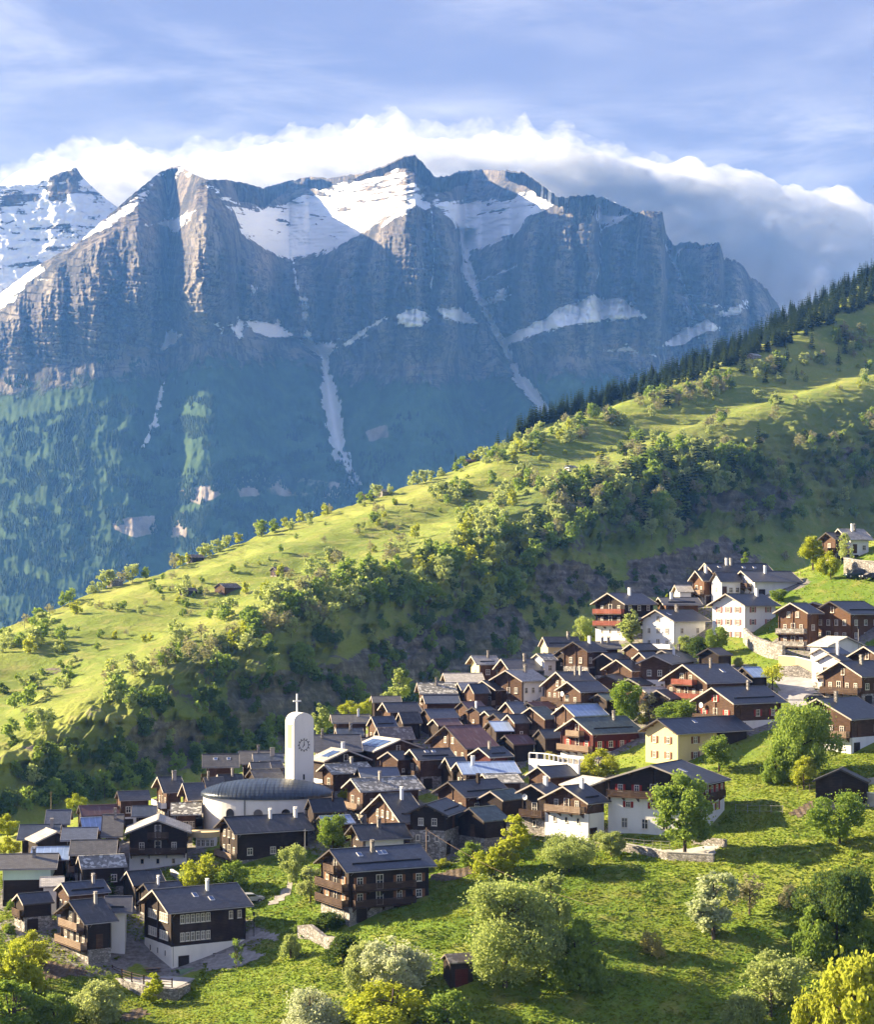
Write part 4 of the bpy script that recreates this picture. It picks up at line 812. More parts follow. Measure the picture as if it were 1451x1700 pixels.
def house(h):
    o = h['o']; name = {'barn': 'barn', 'shed': 'shed'}.get(o.get('n'), 'village_house')
    L, W_, he, rise, og, oe = h['L'], h['W'], h['he'], h['rise'], h['og'], h['oe']; barn = h['barn']; hero = o.get('hero')
    rs = random.Random(h['label']); root = empty(name, h['org'], h['phi'])
    tag(root, h['label'], {'barn': 'barn', 'shed': 'shed'}.get(o.get('n'), 'house'), 'houses and barns of the hillside village')
    wm = TIM[h['wl']]; rm = ROOFM[h['rf']]
    gmin = min(ground(c.x, c.y) for c in corners(h)); deep = max(.6, h['org'].z - gmin + .8); deep = min(deep, 9)
    pl = o.get('pl', .7 if barn else 2.3); plm = TIM[o.get('plm', 'n' if barn or rs.random() < .45 else 'p')]
    if h['wl'] in 'pye' and 'plm' not in o: plm = wm
    pl = min(pl, he - 1.2)
    slope = rise / (h['Wr'] / 2); zr = lambda y: he - oe * 0 + (min(y, W_ - y) + oe) * slope      # roof underside above the wall plane
    # walls
    m = MB(); poly = [(0, pl), (W_, pl), (W_, zr(W_) - .02), (W_ / 2, zr(W_ / 2) - .02), (0, zr(0) - .02)]
    m.prism(poly, 'x', 0, L)
    if h['wl'] in 'dwox' and pl + 1 < he:
        z1 = zr(0) - .05
        for yy in (.0, W_ - .16): m.box(-.16, yy, pl, -.003, yy + .16, z1)
        for xx in (.0, L - .16): m.box(xx, -.16, pl, xx + .16, -.003, z1)
        if W_ > 6: m.box(-.13, W_ / 2 - .09, pl, -.003, W_ / 2 + .09, zr(W_ / 2) - .1)
    m.build('wall', [wm], root)
    if 'sw' in o:
        q = MB(); q.box(-.02, -.05, pl + .01, L + .02, -.004, zr(0) - .06); q.build('side_wall', [TIM[o['sw']]], root)
    if 'barn_end' in o:
        q = MB(); q.box(L * o['barn_end'], -.05, .0, L + .02, -.004, zr(0) - .06); q.build('barn_wall', [TIM['d']], root)
    q = MB(); e = .08 if h['wl'] in 'dwox' else 0.004; q.box(-e, -e, -deep, L + e, W_ + e, pl if pl > 0 else .02); q.build('plinth', [plm], root)
    # roof: two slabs, boards along the verges
    th = .20; m = MB(); x0, x1 = -og, L + og; c_ = 1 / math.sqrt(1 + slope ** 2)
    for s_ in (0, 1):
        Yf = lambda y: y if s_ == 0 else W_ - y
        ya, yb = -oe, W_ / 2; za, zb = he, he + (W_ / 2 + oe) * slope
        for A, B, k in (((za + th, zb + th), (za + .04, zb + .04), 0), ):
            P = [(x0, Yf(ya), B[0]), (x1, Yf(ya), B[0]), (x1, Yf(yb), B[1]), (x0, Yf(yb), B[1]), (x0, Yf(ya), A[0]), (x1, Yf(ya), A[0]), (x1, Yf(yb), A[1]), (x0, Yf(yb), A[1])]
            m.hexa(P, 0)
            B2 = (za - .02, zb - .02); P2 = [(x0 + .03, Yf(ya + .03), B2[0]), (x1 - .03, Yf(ya + .03), B2[0]), (x1 - .03, Yf(yb), B2[1]), (x0 + .03, Yf(yb), B2[1]), (x0 + .03, Yf(ya + .03), B[0] - .002), (x1 - .03, Yf(ya + .03), B[0] - .002), (x1 - .03, Yf(yb), B[1] - .002), (x0 + .03, Yf(yb), B[1] - .002)]
            m.hexa(P2, 1)
    m.box(x0 + .02, W_ / 2 - .12, zb + th - .03, x1 - .02, W_ / 2 + .12, zb + th + .07, 0)
    if W_ > 4 and not barn or hero:                                     # purlin ends under the gable overhang
        for yy in (W_ * .02, W_ * .25, W_ * .5, W_ * .75, W_ * .98): zz_ = zr(yy) - .24; m.box(-og + .1, yy - .09, zz_, -.005, yy + .09, zz_ + .3, 1)
    me = m.mesh('roof', [rm, M_soffit])
    roof = link('roof', me, root)
    pale = rs.random() < (.75 if not barn else .6) or h['rf'] == 'c'
    for xx in (x0 - .045, x1 + .005):
        q = MB(); P4 = [(-oe - .03, za - .02), (W_ / 2, zb - .02), (W_ + oe + .03, za - .02), (W_ + oe + .03, za + th + .03), (W_ / 2, zb + th + .03), (-oe - .03, za + th + .03)]
        q.prism(P4, 'x', xx, xx + .04); q.build('bargeboard', [M_verge if pale else M_vdark], roof)
    if not barn:
        q = MB(); q.tube([(x0, -oe - .07, za + .05), (x1, -oe - .07, za + .05)], .07, 6)
        if og > .4: q.tube([(.15, -oe - .07, za), (.12, -.12, za - .5), (.12, -.12, max(.2, pl * .2))], .045, 5)
        q.build('gutter', [M_pipe], roof)
    surf = lambda x, f: (x, -oe + f * (W_ / 2 + oe), za + th + f * (zb - za))
    for k_, f_ in enumerate(o.get('ch', [.5 + rs.random() * .35] if (not barn and rs.random() < .25) else [])):
        x = f_ * L; cx, cy, cz = surf(x, .78); q = MB(); a = rs.uniform(.17, .26) if hero or not barn else .14
        cm = TIM[o['chm']] if 'chm' in o else (M_white if rs.random() < .45 else M_stone if rs.random() < .6 else M_pipe); htop = zb + th + .75 - cz
        q.box(cx - a, cy - a * 1.2, cz - .35, cx + a, cy + a * 1.2, cz + htop); q.box(cx - a - .07, cy - a * 1.2 - .07, cz + htop + .002, cx + a + .07, cy + a * 1.2 + .07, cz + htop + .09)
        for s_ in (-1, 1): q.box(cx + s_ * a * .8 - .05, cy - a, cz + htop + .092, cx + s_ * a * .8 + .05, cy + a, cz + htop + .30)
        q.box(cx - a - .05, cy - a * 1.2 - .05, cz + htop + .302, cx + a + .05, cy + a * 1.2 + .05, cz + htop + .36)
        q.build('chimney', [cm], roof)
    for x_, f_ in o.get('sky', []):
        q = MB(); a0, a1 = surf(x_ * L - .35, f_ - .07), surf(x_ * L + .35, f_ + .10); t_ = .07
        q.hexa([(a0[0], a0[1], a0[2] - .05), (a1[0], a0[1], a0[2] - .05), (a1[0], a1[1], a1[2] - .05), (a0[0], a1[1], a1[2] - .05), (a0[0], a0[1], a0[2] + t_), (a1[0], a0[1], a0[2] + t_), (a1[0], a1[1], a1[2] + t_), (a0[0], a1[1], a1[2] + t_)])
        s_ = q.build('skylight', [M_white], roof); q = MB(); g = .07
        q.hexa([(a0[0] + g, a0[1] + g, a0[2] + t_ + .01 + g * slope), (a1[0] - g, a0[1] + g, a0[2] + t_ + .01 + g * slope), (a1[0] - g, a1[1] - g, a1[2] + t_ + .01 - g * slope), (a0[0] + g, a1[1] - g, a1[2] + t_ + .01 - g * slope),
                (a0[0] + g, a0[1] + g, a0[2] + t_ + .03 + g * slope), (a1[0] - g, a0[1] + g, a0[2] + t_ + .03 + g * slope), (a1[0] - g, a1[1] - g, a1[2] + t_ + .03 - g * slope), (a0[0] + g, a1[1] - g, a1[2] + t_ + .03 - g * slope)])
        q.build('pane', [M_solar], s_)
    if o.get('guard') or (not barn and rs.random() < .3):
        q = MB(); A = surf(L * .06, .28); B = surf(L * .94, .28); q.box(A[0], A[1], A[2] - .05, B[0], A[1] + .06, A[2] + .22)
        q.build('snow_guard', [M_dark], roof)
    if 'solar' in o:
        for k_ in range(3 if o['solar'] == 1 else 2):
            q = MB(); xa = L * (.08 + .29 * k_); xb = xa + L * .26; f0, f1 = .30, .80
            p = [(W_ + oe - f * (W_ / 2 + oe), za + th + f * (zb - za)) for f in (f0, f1)]
            q.hexa([(xa, p[0][0], p[0][1] + .02), (xb, p[0][0], p[0][1] + .02), (xb, p[1][0], p[1][1] + .02), (xa, p[1][0], p[1][1] + .02), (xa, p[0][0], p[0][1] + .09), (xb, p[0][0], p[0][1] + .09), (xb, p[1][0], p[1][1] + .09), (xa, p[1][0], p[1][1] + .09)])
            q.build('solar_panel', [M_solar], roof)
    # openings: the gable face (x = 0, outer side -x) and the long side (y = 0, outer side -y)
    sh = SHUT[o['sh']] if 'sh' in o else None; RZG = R(-90); G = lambda y, z, off=0.0: (-off, y, z)
    st = o.get('st', 2.45); bal = o.get('bal', [0] if (not barn and rs.random() < .35) else [])
    railm = {'p': M_white, 'red': TIM['red'], 'n': M_stone}.get(o.get('balm'), M_railp if rs.random() < .45 else M_rail)
    levels = []; z = pl
    while z + 1.9 < zr(W_ / 2) - .3 and len(levels) < 4: levels.append(z); z += st
    nw = o.get('nw')
    for li, z0 in enumerate(levels):
        # usable width of the gable at the window's head
        zh = z0 + 2.05; ins = max(.5, (zh - zr(0)) / slope + .6) if zh > zr(0) else .6; wid = W_ - 2 * ins
        if wid < .8: continue
        if barn:
            if li == 0 and rs.random() < .6:
                yy = W_ * rs.uniform(.3, .7); q = MB(); q.box(-.07, yy - .5, z0 + .02, -.004, yy + .5, z0 + 1.85); q.build('door', [TIM['w' if h['wl'] == 'd' else 'd']], root)
            if li == 1 or rs.random() < .3: window(root, -.03, W_ / 2 + rs.uniform(-.6, .6), z0 + 1.3, .6, .6, RZG, M_frame, mull=0)
        else:
            n = max(1, min(int(wid / (1.9 if not sh else 2.3)), 5)); ww, wh = (.85, 1.15)
            if o.get('win') == 'rows':
                for grp in (.28, .72):
                    for i in range(4): window(root, -.03, ins * .4 + (W_ - ins * .8) * grp + (i - 1.5) * .72, z0 + 1.25, .6, 1.2, RZG) if wid > 4 or grp == .28 and abs(i - 1.5) < 1 else None
            else:
                for i in range(n):
                    yy = ins + wid * (i + .5) / n
                    if li in bal and i == n // 2: window(root, -.03, yy, z0 + 1.05, 1.0, 2.0, RZG, M_frame, 'balcony_door')
                    else: window(root, -.03, yy, z0 + 1.25, ww, wh, RZG, shut=sh)
        if li in bal:
            b0, b1 = max(.1, ins - .5), W_ - max(.1, ins - .5); bm_ = railm
            balcony(root, -b1, -b0, z0, min(1.15, og + .25), bm_, R(-90), (-.01 if h['wl'] in 'pye' else -.02, 0, 0), slats=o.get('balm') not in ('p', 'n'))
    z = pl; li = 0
    while z + 2.0 < he + .25 and L > 2.6:
        if o.get('win') == 'rows':
            for i in range(6): window(root, L * .10 + i * .78 + .4, -.03, z + 1.2, .62, 1.2, 0)
            for xx in ((.80, .92) if li else ()): window(root, L * xx, -.03, z + 1.2, .62, 1.1, 0)
        elif barn:
            if rs.random() < .35: window(root, L * rs.uniform(.25, .75), -.03, z + 1.2, .6, .6, 0, mull=0)
        else:
            k = nw if nw else max(1, int(L / 2.9)); dr = rs.randrange(k) if li == 0 else -1
            for i in range(k):
                xx = L * (i + .5) / k
                if i == dr and not hero:
                    q = MB(); q.box(xx - .5, -.09, z + .02, xx + .5, -.004, z + 2.0); q.build('door', [TIM['o' if rs.random() < .4 else 'w']], root)
                elif 'barn_end' in o and xx > L * o['barn_end'] - .6: continue
                elif li in o.get('sbal', []) and i == 1: window(root, xx, -.06 if 'sw' in o else -.03, z + 1.05, 1.1, 2.0, 0, M_frame, 'balcony_door')
                else: window(root, xx, -.08 if 'sw' in o else -.03, z + 1.25, .9, 1.15, 0, shut=sh)
        if li in o.get('sbal', []): balcony(root, .3, L * .80, z, 1.1, railm, 0, (0, -.02, 0))
        z += st; li += 1
    # the masonry storey
    if pl > 1.7:
        for i in range(3 if W_ > 5 else 1):
            yy = W_ * (i + .8) / (3.6 if W_ > 5 else 1.6)
            z_ = pl - 1.15; q = window(root, -.09, yy, z_, .55 if not sh else .8, .9, RZG, mull=0 if not sh else 1, shut=sh if hero and pl > 5 else None)
        if pl > 4.5:
            for i in range(4): window(root, -.09, W_ * (i + .6) / 4.4, pl - 3.9, 1.0, 1.5, RZG, M_frame)
            for i in range(3): window(root, L * (.1 + .3 * i), -.09, pl - 1.3, .9, 1.2, 0, shut=sh)
        q = MB(); q.box(L * .08, -.17, .02, L * .08 + 1.6, -.085, min(2.0, pl - .25)); q.box(L * .55, -.17, .02, L * .55 + 1.9, -.085, min(1.9, pl - .3)) if L > 6 and hero else None
        q.build('garage_door' if hero else 'door', [TIM['d']], root)
    if o.get('dish'):
        q = MB(); k = 14; cx, cy, cz = -.62, W_ * .82, he - .4
        for i in range(k):
            a, b = 2 * math.pi * i / k, 2 * math.pi * (i + 1) / k; n = len(q.v)
            q.v += [(cx + .12, cy, cz), (cx, cy + .48 * math.cos(a), cz + .48 * math.sin(a)), (cx, cy + .48 * math.cos(b), cz + .48 * math.sin(b)), (cx + .15, cy, cz), (cx + .03, cy + .48 * math.cos(a), cz + .48 * math.sin(a)), (cx + .03, cy + .48 * math.cos(b), cz + .48 * math.sin(b))]
            q.f += [(n, n + 1, n + 2), (n + 3, n + 5, n + 4)]; q.m += [0, 0]
        q.tube([(cx + .1, cy, cz), (-.01, cy, cz)], .04, 5); q.tube([(cx + .05, cy, cz - .4), (cx - .45, cy, cz)], .025, 5)
        me = bpy.data.meshes.new('satellite_dish'); me.from_pydata(q.v, [], q.f); me.materials.append(M_white); link('satellite_dish', me, root)
    return root
for h in HS: house(h)
# ------------------------------------------------------------------ vegetation
def leafmat(name, c1, c2, c3, trans=.45):
    m, t = material(name); p = objpos(t); r_ = rnd(t)
    n = t.noise(p, .9, 4, .6); n2 = t.noise(p, 5.0, 2, .5)
    c = t.mix(t.smooth(n, .35, .65), c1, c2); c = t.mix(t.math('MULTIPLY', t.smooth(n2, .52, .7), .6), c, c3)
    c = t.mix(t.math('MULTIPLY', r_, .45), c, c3)
    d = t.node('ShaderNodeBsdfDiffuse', {'Color': c}); tr = t.node('ShaderNodeBsdfTranslucent', {'Color': t.mix(.25, c, (.45, .55, .04))})
    mx = t.node('ShaderNodeMixShader', {0: trans, 1: d.outputs[0], 2: tr.outputs[0]}); t.l.new(mx.outputs[0], t.out.inputs[0]); return m
LM = {'pale': leafmat('pale_leaves', (.31, .385, .125), (.41, .475, .17), (.50, .52, .25), .5), 'yellow': leafmat('yellow_green_leaves', (.32, .38, .04), (.46, .50, .05), (.54, .52, .10), .5),
      'mid': leafmat('green_leaves', (.145, .245, .045), (.22, .32, .065), (.30, .38, .10), .5), 'dark': leafmat('dark_leaves', (.045, .090, .030), (.075, .135, .040), (.12, .175, .055), .35),
      'silver': leafmat('silver_leaves', (.38, .45, .23), (.54, .58, .34), (.68, .68, .50), .45), 'bare': leafmat('budding_twigs', (.23, .225, .13), (.31, .29, .18), (.34, .29, .19), .4),
      'fir': leafmat('fir_needles', (.020, .042, .017), (.038, .066, .023), (.060, .092, .034), .2), 'dry': leafmat('dry_leaves', (.38, .33, .09), (.48, .41, .14), (.54, .48, .20), .45)}
M_bark, t = material('bark'); p = objpos(t); n = t.noise(t.mapping(p, (3, 3, .6)), 2, 5, .6); principled(t, t.mix(t.smooth(n, .35, .65), (.060, .045, .033), (.15, .12, .095)), .95, .1)

def leaf_quads(P, size, r, flat=.0, aspect=1.5):
    n = len(P); a = r.normal(size=(n, 3)); a[:, 2] *= 1 - flat; a /= np.linalg.norm(a, axis=1)[:, None] + 1e-9
    b = r.normal(size=(n, 3)); b -= (b * a).sum(1)[:, None] * a; b /= np.linalg.norm(b, axis=1)[:, None] + 1e-9
    s = size * r.uniform(.6, 1.35, n)[:, None]; a = a * s * aspect * .5; b = b * s * .5
    V = np.stack([P - a, P + b, P + a, P - b], 1).reshape(-1, 3); Q = np.arange(4 * n).reshape(-1, 4); return V, Q
PROF = {'round': lambda t: np.sqrt(np.clip(1 - (2 * t - 1) ** 2, 0, 1)), 'oval': lambda t: np.sqrt(np.clip(1 - (2 * t - 1) ** 2, 0, 1)) * (1.12 - .35 * t), 'cone': lambda t: np.clip(1.05 - t, 0, 1) ** .75 * np.clip(t * 5, 0, 1),
        'bush': lambda t: np.clip(1 - t ** 2.2, 0, 1) ** .5, 'column': lambda t: np.clip(t * 4, 0, 1) * np.clip((1.02 - t) * 3, 0, 1) ** .6 * .9}
def crown_np(prof, r, h, z0, nclump, nleaf, leaf, seed, spread=.40, inner=.30):
    g = np.random.default_rng(seed); f = PROF[prof]
    t = g.uniform(.04, .97, nclump); an = g.uniform(0, 2 * np.pi, nclump); rr = f(t) * r * g.uniform(inner, .92, nclump) ** .7
    C = np.stack([rr * np.cos(an), rr * np.sin(an), z0 + t * h], 1); cr = r * spread * g.uniform(.45, 1.55, nclump) * (.45 + .55 * f(t))
    C[:, 0] += .16 * r * np.sin(t * 5 + seed); C[:, 1] += .16 * r * np.cos(t * 4 + seed * 2)
    k = g.choice(nclump, nleaf, p=cr ** 2 / (cr ** 2).sum()); d = g.normal(size=(nleaf, 3)); d /= np.linalg.norm(d, axis=1)[:, None]
    P = C[k] + d * (cr[k] * g.uniform(.35, 1.0, nleaf) ** .5)[:, None] * np.array([1, 1, .85]); P[:, 2] = np.maximum(P[:, 2], z0 * .55 + .05)
    st = g.random(nleaf) < .09; P[st] += d[st] * cr[k][st][:, None] * .55       # stray twigs break the outline
    return leaf_quads(P, leaf, g)
def fir_np(r, h, seed, n=340):
    g = np.random.default_rng(seed); t = g.uniform(0, 1, n) ** .8; lay = np.floor(t * 11) / 11; t = .75 * lay + .25 * t
    an = g.uniform(0, 2 * np.pi, n); rad = r * (1.02 - t) * g.uniform(.25, 1.0, n) ** .6 * (1 + .25 * np.sin(an * 3 + lay * 40))
    P = np.stack([rad * np.cos(an), rad * np.sin(an), .06 * h + t * h * .96 - rad * .28], 1)
    out = np.stack([np.cos(an), np.sin(an), -.45 + 0 * an], 1); side = np.stack([-np.sin(an), np.cos(an), .25 * g.normal(size=n)], 1)
    ln = (.34 * r * (1.15 - t) + .12)[:, None]; wd = (.20 * r * (1.15 - t) + .08)[:, None]
    V = np.stack([P - out * ln, P - side * wd, P + out * ln, P + side * wd], 1).reshape(-1, 3); V = np.concatenate([V, [[-.12, 0, h * .9], [0, -.12, h * .9], [.0, 0, h * 1.04], [.12, 0, h * .9]]]); Q = np.arange(len(V)).reshape(-1, 4); return V, Q
def trunk_mb(h, r, limbs, crown_r, seed, multi=1):
    g = random.Random(seed); m = MB()
    for s_ in range(multi):
        lx, ly = (g.uniform(-.5, .5), g.uniform(-.5, .5)) if multi > 1 else (g.uniform(-.1, .1) * h * .15, g.uniform(-.1, .1) * h * .15)
        pts = [Vector((lx * .2, ly * .2, -.6)), Vector((lx * .3, ly * .3, h * .25)), Vector((lx * .9, ly * .9, h * .6)), Vector((lx * 1.5, ly * 1.5, h * .92))]
        m.tube(pts, r, 7, 0, r * .25)
        for i in range(limbs):
            f = .3 + .5 * i / max(1, limbs); b = pts[1].lerp(pts[3], (f - .25) / .67) if f > .25 else pts[1]; an = i * 2.4 + g.random(); e = crown_r * g.uniform(.55, .85)
            m.tube([b, b + Vector((math.cos(an) * e * .5, math.sin(an) * e * .5, h * .10)), b + Vector((math.cos(an) * e, math.sin(an) * e, h * .20))], r * .42, 5, 0, r * .12)
    return m
def arr_mesh(name, VQ, mats): return mesh_np(name, VQ[0], VQ[1], mats, smooth=False)

# ---- trees of the far hillside: one small mesh each, leaves and stem together
def lod_tree(name, prof, r, h, z0, ncl, nl, leaf, lm, seed):
    V, Q = crown_np(prof, r, h - z0, z0, ncl, nl, leaf, seed); tm = MB(); tm.tube([(0, 0, -1.5), (.1, 0, h * .45), (0, .1, h * .8)], .17, 5, 0, .06)
    nv = len(V); tv = np.array(tm.v); tq = np.array([f for f in tm.f if len(f) == 4])
    return mesh_np(name, np.concatenate([V, tv]), np.concatenate([Q, tq + nv]), [LM[lm], M_bark], smooth=False, matidx=np.concatenate([np.zeros(len(Q)), np.ones(len(tq))]))
LOD = {'pale': [lod_tree('tree', p_, 3.4, 8.5, 1.2, 16, 430, .85, 'pale', 10 + i) for i, p_ in enumerate(('round', 'oval', 'bush', 'oval'))],
       'mid': [lod_tree('tree', p_, 3.3, 9.0, 1.2, 16, 430, .85, 'mid', 30 + i) for i, p_ in enumerate(('round', 'oval', 'bush', 'oval'))],
       'yellow': [lod_tree('tree', p_, 2.8, 7.0, .9, 14, 380, .75, 'yellow', 50 + i) for i, p_ in enumerate(('round', 'oval'))],
       'bare': [lod_tree('tree', p_, 3.3, 8.0, 1.4, 18, 300, .6, 'bare', 60 + i) for i, p_ in enumerate(('round', 'oval'))],
       'dark': [lod_tree('tree', p_, 2.9, 6.0, .5, 13, 320, .8, 'dark', 70 + i) for i, p_ in enumerate(('bush', 'round', 'bush'))],
       'fir': [arr_mesh('fir', fir_np(2.5 + .4 * (i % 2), 14, 90 + i), [LM['fir']]) for i in range(4)]}
def inst(name, me, loc, sc, rz, label, cat, group):
    o = link(name, me, None, loc, rz); o.scale = sc if hasattr(sc, '__len__') else (sc, sc, sc); tag(o, label, cat, group); return o
FAR = {'leafy': [], 'shrub': [], 'fir': []}
def hilltree(kind, u, v, sc, label, group, name='tree', sink=.3):
    p, r_ = on_hill(u, v); me = rng.choice(LOD[kind]); s = sc * rng.uniform(.75, 1.25)
    FAR['fir' if kind == 'fir' else 'shrub' if kind == 'dark' else 'leafy'].append((s / p.y, name, me, (p.x, p.y, p.z - sink), (s * rng.uniform(.85, 1.2), s * rng.uniform(.85, 1.2), s), rng.uniform(0, 6.28), label, group))
def plant_far():
    rest = []
    for k, lim in (('leafy', 225), ('shrub', 225), ('fir', 55)):
        L_ = sorted(FAR[k], key=lambda e: -e[0]); rest += L_[lim:]
        for e in L_[:lim]: inst(e[1], e[2], e[3], e[4], e[5], e[6], {'leafy': 'tree', 'shrub': 'shrub', 'fir': 'fir tree'}[k], e[7])
    mats = [LM[k] for k in LOD] + [M_bark]; idx = {m.name: i for i, m in enumerate(mats)}; VV = []; QQ = []; MI = []; off = 0; cache = {}
    for e in rest:
        me = e[2]
        if me.name not in cache:
            v = np.empty(len(me.vertices) * 3, np.float32); me.vertices.foreach_get('co', v); q = np.empty(len(me.loops), np.int32); me.loops.foreach_get('vertex_index', q); mi = np.empty(len(me.polygons), np.int32); me.polygons.foreach_get('material_index', mi)
            cache[me.name] = (v.reshape(-1, 3), q.reshape(-1, 4), np.array([idx[m.name] for m in me.materials])[mi])
        v, q, mi = cache[me.name]; c_, s_ = math.cos(e[5]), math.sin(e[5]); w_ = v * np.array(e[4]); w_ = np.stack([w_[:, 0] * c_ - w_[:, 1] * s_, w_[:, 0] * s_ + w_[:, 1] * c_, w_[:, 2]], 1) + np.array(e[3]); VV.append(w_); QQ.append(q + off); MI.append(mi); off += len(v)
    print('far trees', {k: len(v) for k, v in FAR.items()}, 'merged', len(rest))
    if rest: tag(link('hillside_woodland', mesh_np('hillside_woodland', np.concatenate(VV), np.concatenate(QQ), mats, smooth=False, matidx=np.concatenate(MI))), 'woods and thickets growing over the far hillside', 'woodland', kind='stuff')
def scatter(poly, n, kinds, sc, labels, group, clump=0.0):
    p = np.array(poly, float); lo, hi = p.min(0), p.max(0); k = 0; tries = 0
    while k < n and tries < n * 60:
        tries += 1; u, v = rng.uniform(lo[0], hi[0]), rng.uniform(lo[1], hi[1])
        if not inpoly(np.array([u]), np.array([v]), p)[0]: continue
        if clump and float(fbm(np.array([u / 55.0]), np.array([v / 32.0]), 2)[0]) < clump - .25: continue
        kd = rng.choice(kinds); hilltree(kd, u, v, sc, labels[kd][0], labels[kd][1], 'fir_tree' if kd == 'fir' else 'shrub' if kd == 'dark' else 'tree'); k += 1
LB = {'pale': ('pale green leafy tree standing on the far hillside', 'pale trees of the far hillside'), 'mid': ('mid green leafy tree standing on the far hillside', 'green trees of the far hillside'),
      'yellow': ('small yellow green tree standing on the far hillside', 'yellow green trees of the far hillside'), 'bare': ('grey brown barely leafed tree on the far hillside', 'barely leafed trees of the far hillside'),
      'dark': ('dark shrub on the shaded rocky flank behind the village', 'dark shrubs of the rocky flank'), 'fir': ('dark fir tree standing on the far hillside', 'firs of the far hillside')}
RIDGE = [(690,752),(760,735),(850,706),(930,676),(1000,648),(1100,612),(1200,572),(1300,520),(1451,436)]
EDGE = [(690,757),(760,742),(850,716),(930,694),(1000,678),(1100,650),(1200,612),(1300,576),(1451,506)]      # lower rim of the fir forest
for i in range(235):                                         # the fir belt along the skyline
    u = 740 + 725 * rng.random() ** .6; f_ = rng.random(); v = float(np.interp(u, *zip(*RIDGE))) * f_ + (1 - f_) * float(np.interp(u, *zip(*EDGE))); p, r_ = on_hill(u, max(v, float(np.interp(u, hu, HVmin[-27])) + 1))
    back = 0 if rng.random() < .6 else rng.uniform(0, 50)
    inst('fir_tree', rng.choice(LOD['fir']), (p.x + back * p.x / p.y, p.y + back, p.z - back * .28 - .5), rng.uniform(.45, 1.2) * (1.0 + max(0, u - 1200) / 900), rng.uniform(0, 6.28), 'dark fir in the belt of firs along the hill skyline', 'fir tree', 'firs along the skyline')
for u, v in [(40,1042),(62,1040),(80,1018),(105,1000),(118,990),(150,982),(165,975),(178,972),(200,965),(215,965),(240,962),(285,930),(300,926),(312,922),(330,922),(345,915),(360,912),(380,905),(395,900),(428,890),(436,892),(455,880),(472,873),(482,880),(500,868),(515,872),(540,857),(550,852),(600,835),(615,830),(630,822),(645,818),(690,800),(700,800),(712,795),(735,787),(755,780),(770,775),(790,765),(805,762),(820,752),(835,745),(860,735),(875,728),(890,720)]:
    hilltree(rng.choice(['pale', 'pale', 'mid', 'yellow', 'bare']), u + rng.uniform(-4, 4), v + rng.uniform(0, 4), .85, 'leafy tree on the grassy skyline of the hillside, left half', 'leafy trees on the grassy skyline')
A_ = ['pale', 'pale', 'mid', 'bare', 'yellow']
for poly, n, kinds, sc, cl in (
  ([(790,770),(900,715),(970,700),(970,730),(880,760),(820,800)], 34, A_, .85, 0), ([(930,705),(1180,640),(1440,540),(1451,580),(1300,620),(1150,670),(960,735)], 62, ['pale', 'bare', 'bare', 'mid', 'fir'], 1.0, .2),
  ([(560,880),(700,830),(780,800),(760,850),(640,890)], 16, A_, .75, .3), ([(740,830),(860,790),(1000,770),(1000,840),(880,880),(800,930),(730,950)], 62, A_, .95, .25),
  ([(1000,730),(1200,690),(1451,610),(1451,660),(1200,720),(1040,760)], 22, ['mid', 'bare', 'pale', 'dark'], .75, .2), ([(1150,640),(1280,600),(1420,560),(1440,640),(1250,690)], 26, ['bare', 'pale', 'mid', 'fir'], .9, .3),
  ([(890,830),(1020,760),(1130,740),(1260,735),(1230,800),(1130,880),(960,905),(880,930)], 96, ['mid', 'mid', 'pale', 'bare', 'fir', 'dark'], 1.15, 0), ([(800,890),(880,880),(900,930),(860,985),(800,960)], 22, ['pale', 'yellow', 'mid'], 1.15, 0),
  ([(1060,780),(1140,790),(1150,880),(1080,880)], 10, ['mid', 'fir'], 1.3, 0), ([(600,965),(700,925),(800,930),(870,975),(900,1010),(760,1020),(640,1015)], 66, ['pale', 'mid', 'mid', 'yellow', 'dark'], 1.0, 0),
  ([(420,1015),(560,950),(640,965),(600,1020),(500,1050),(400,1090)], 52, ['pale', 'pale', 'mid', 'bare'], .95, 0), ([(150,1090),(300,1040),(430,1010),(400,1085),(260,1140),(190,1170)], 30, A_, .8, .2),
  ([(0,1060),(130,1000),(150,1040),(60,1090),(0,1110)], 9, A_, .85, .3), ([(300,985),(380,980),(600,920),(700,890),(640,940),(420,1000)], 20, ['bare', 'pale', 'yellow'], .8, .2), ([(0,1150),(110,1120),(150,1180),(60,1250),(0,1270)], 12, ['mid', 'pale', 'dark'], .8, 0),
  ([(200,1175),(330,1110),(560,1045),(760,1015),(900,1000),(1000,990),(860,1100),(660,1180),(420,1260),(150,1330),(0,1345),(0,1290),(110,1230)], 150, ['dark', 'dark', 'dark', 'mid'], .75, .25),
  ([(1130,760),(1300,720),(1451,690),(1451,870),(1330,900),(1260,880),(1150,890)], 56, ['dark', 'dark', 'mid', 'bare'], .8, .15), ([(860,940),(1000,930),(1150,900),(1260,890),(1320,920),(1320,960),(1120,1000),(880,1010)], 40, ['dark', 'dark', 'bare'], .7, .1),
  ([(0,1330),(280,1270),(560,1200),(860,1090),(860,1110),(560,1230),(280,1310),(0,1365)], 50, ['dark', 'dark', 'mid'], .8, 0)):
    scatter(poly, int(n * 1.15), kinds, sc, LB, '', cl)
scatter([(200,1175),(330,1110),(560,1045),(760,1015),(900,1000),(1000,990),(860,1100),(660,1180),(420,1260),(150,1330),(0,1345),(0,1290),(110,1230)], 90, ['dark', 'dark', 'mid', 'pale'], .6, LB, '', .3)
scatter([(890,830),(1020,760),(1130,740),(1260,735),(1451,700),(1451,860),(1230,880),(960,905),(880,930)], 110, ['dark', 'mid', 'pale', 'bare'], .9, LB, '', .2)
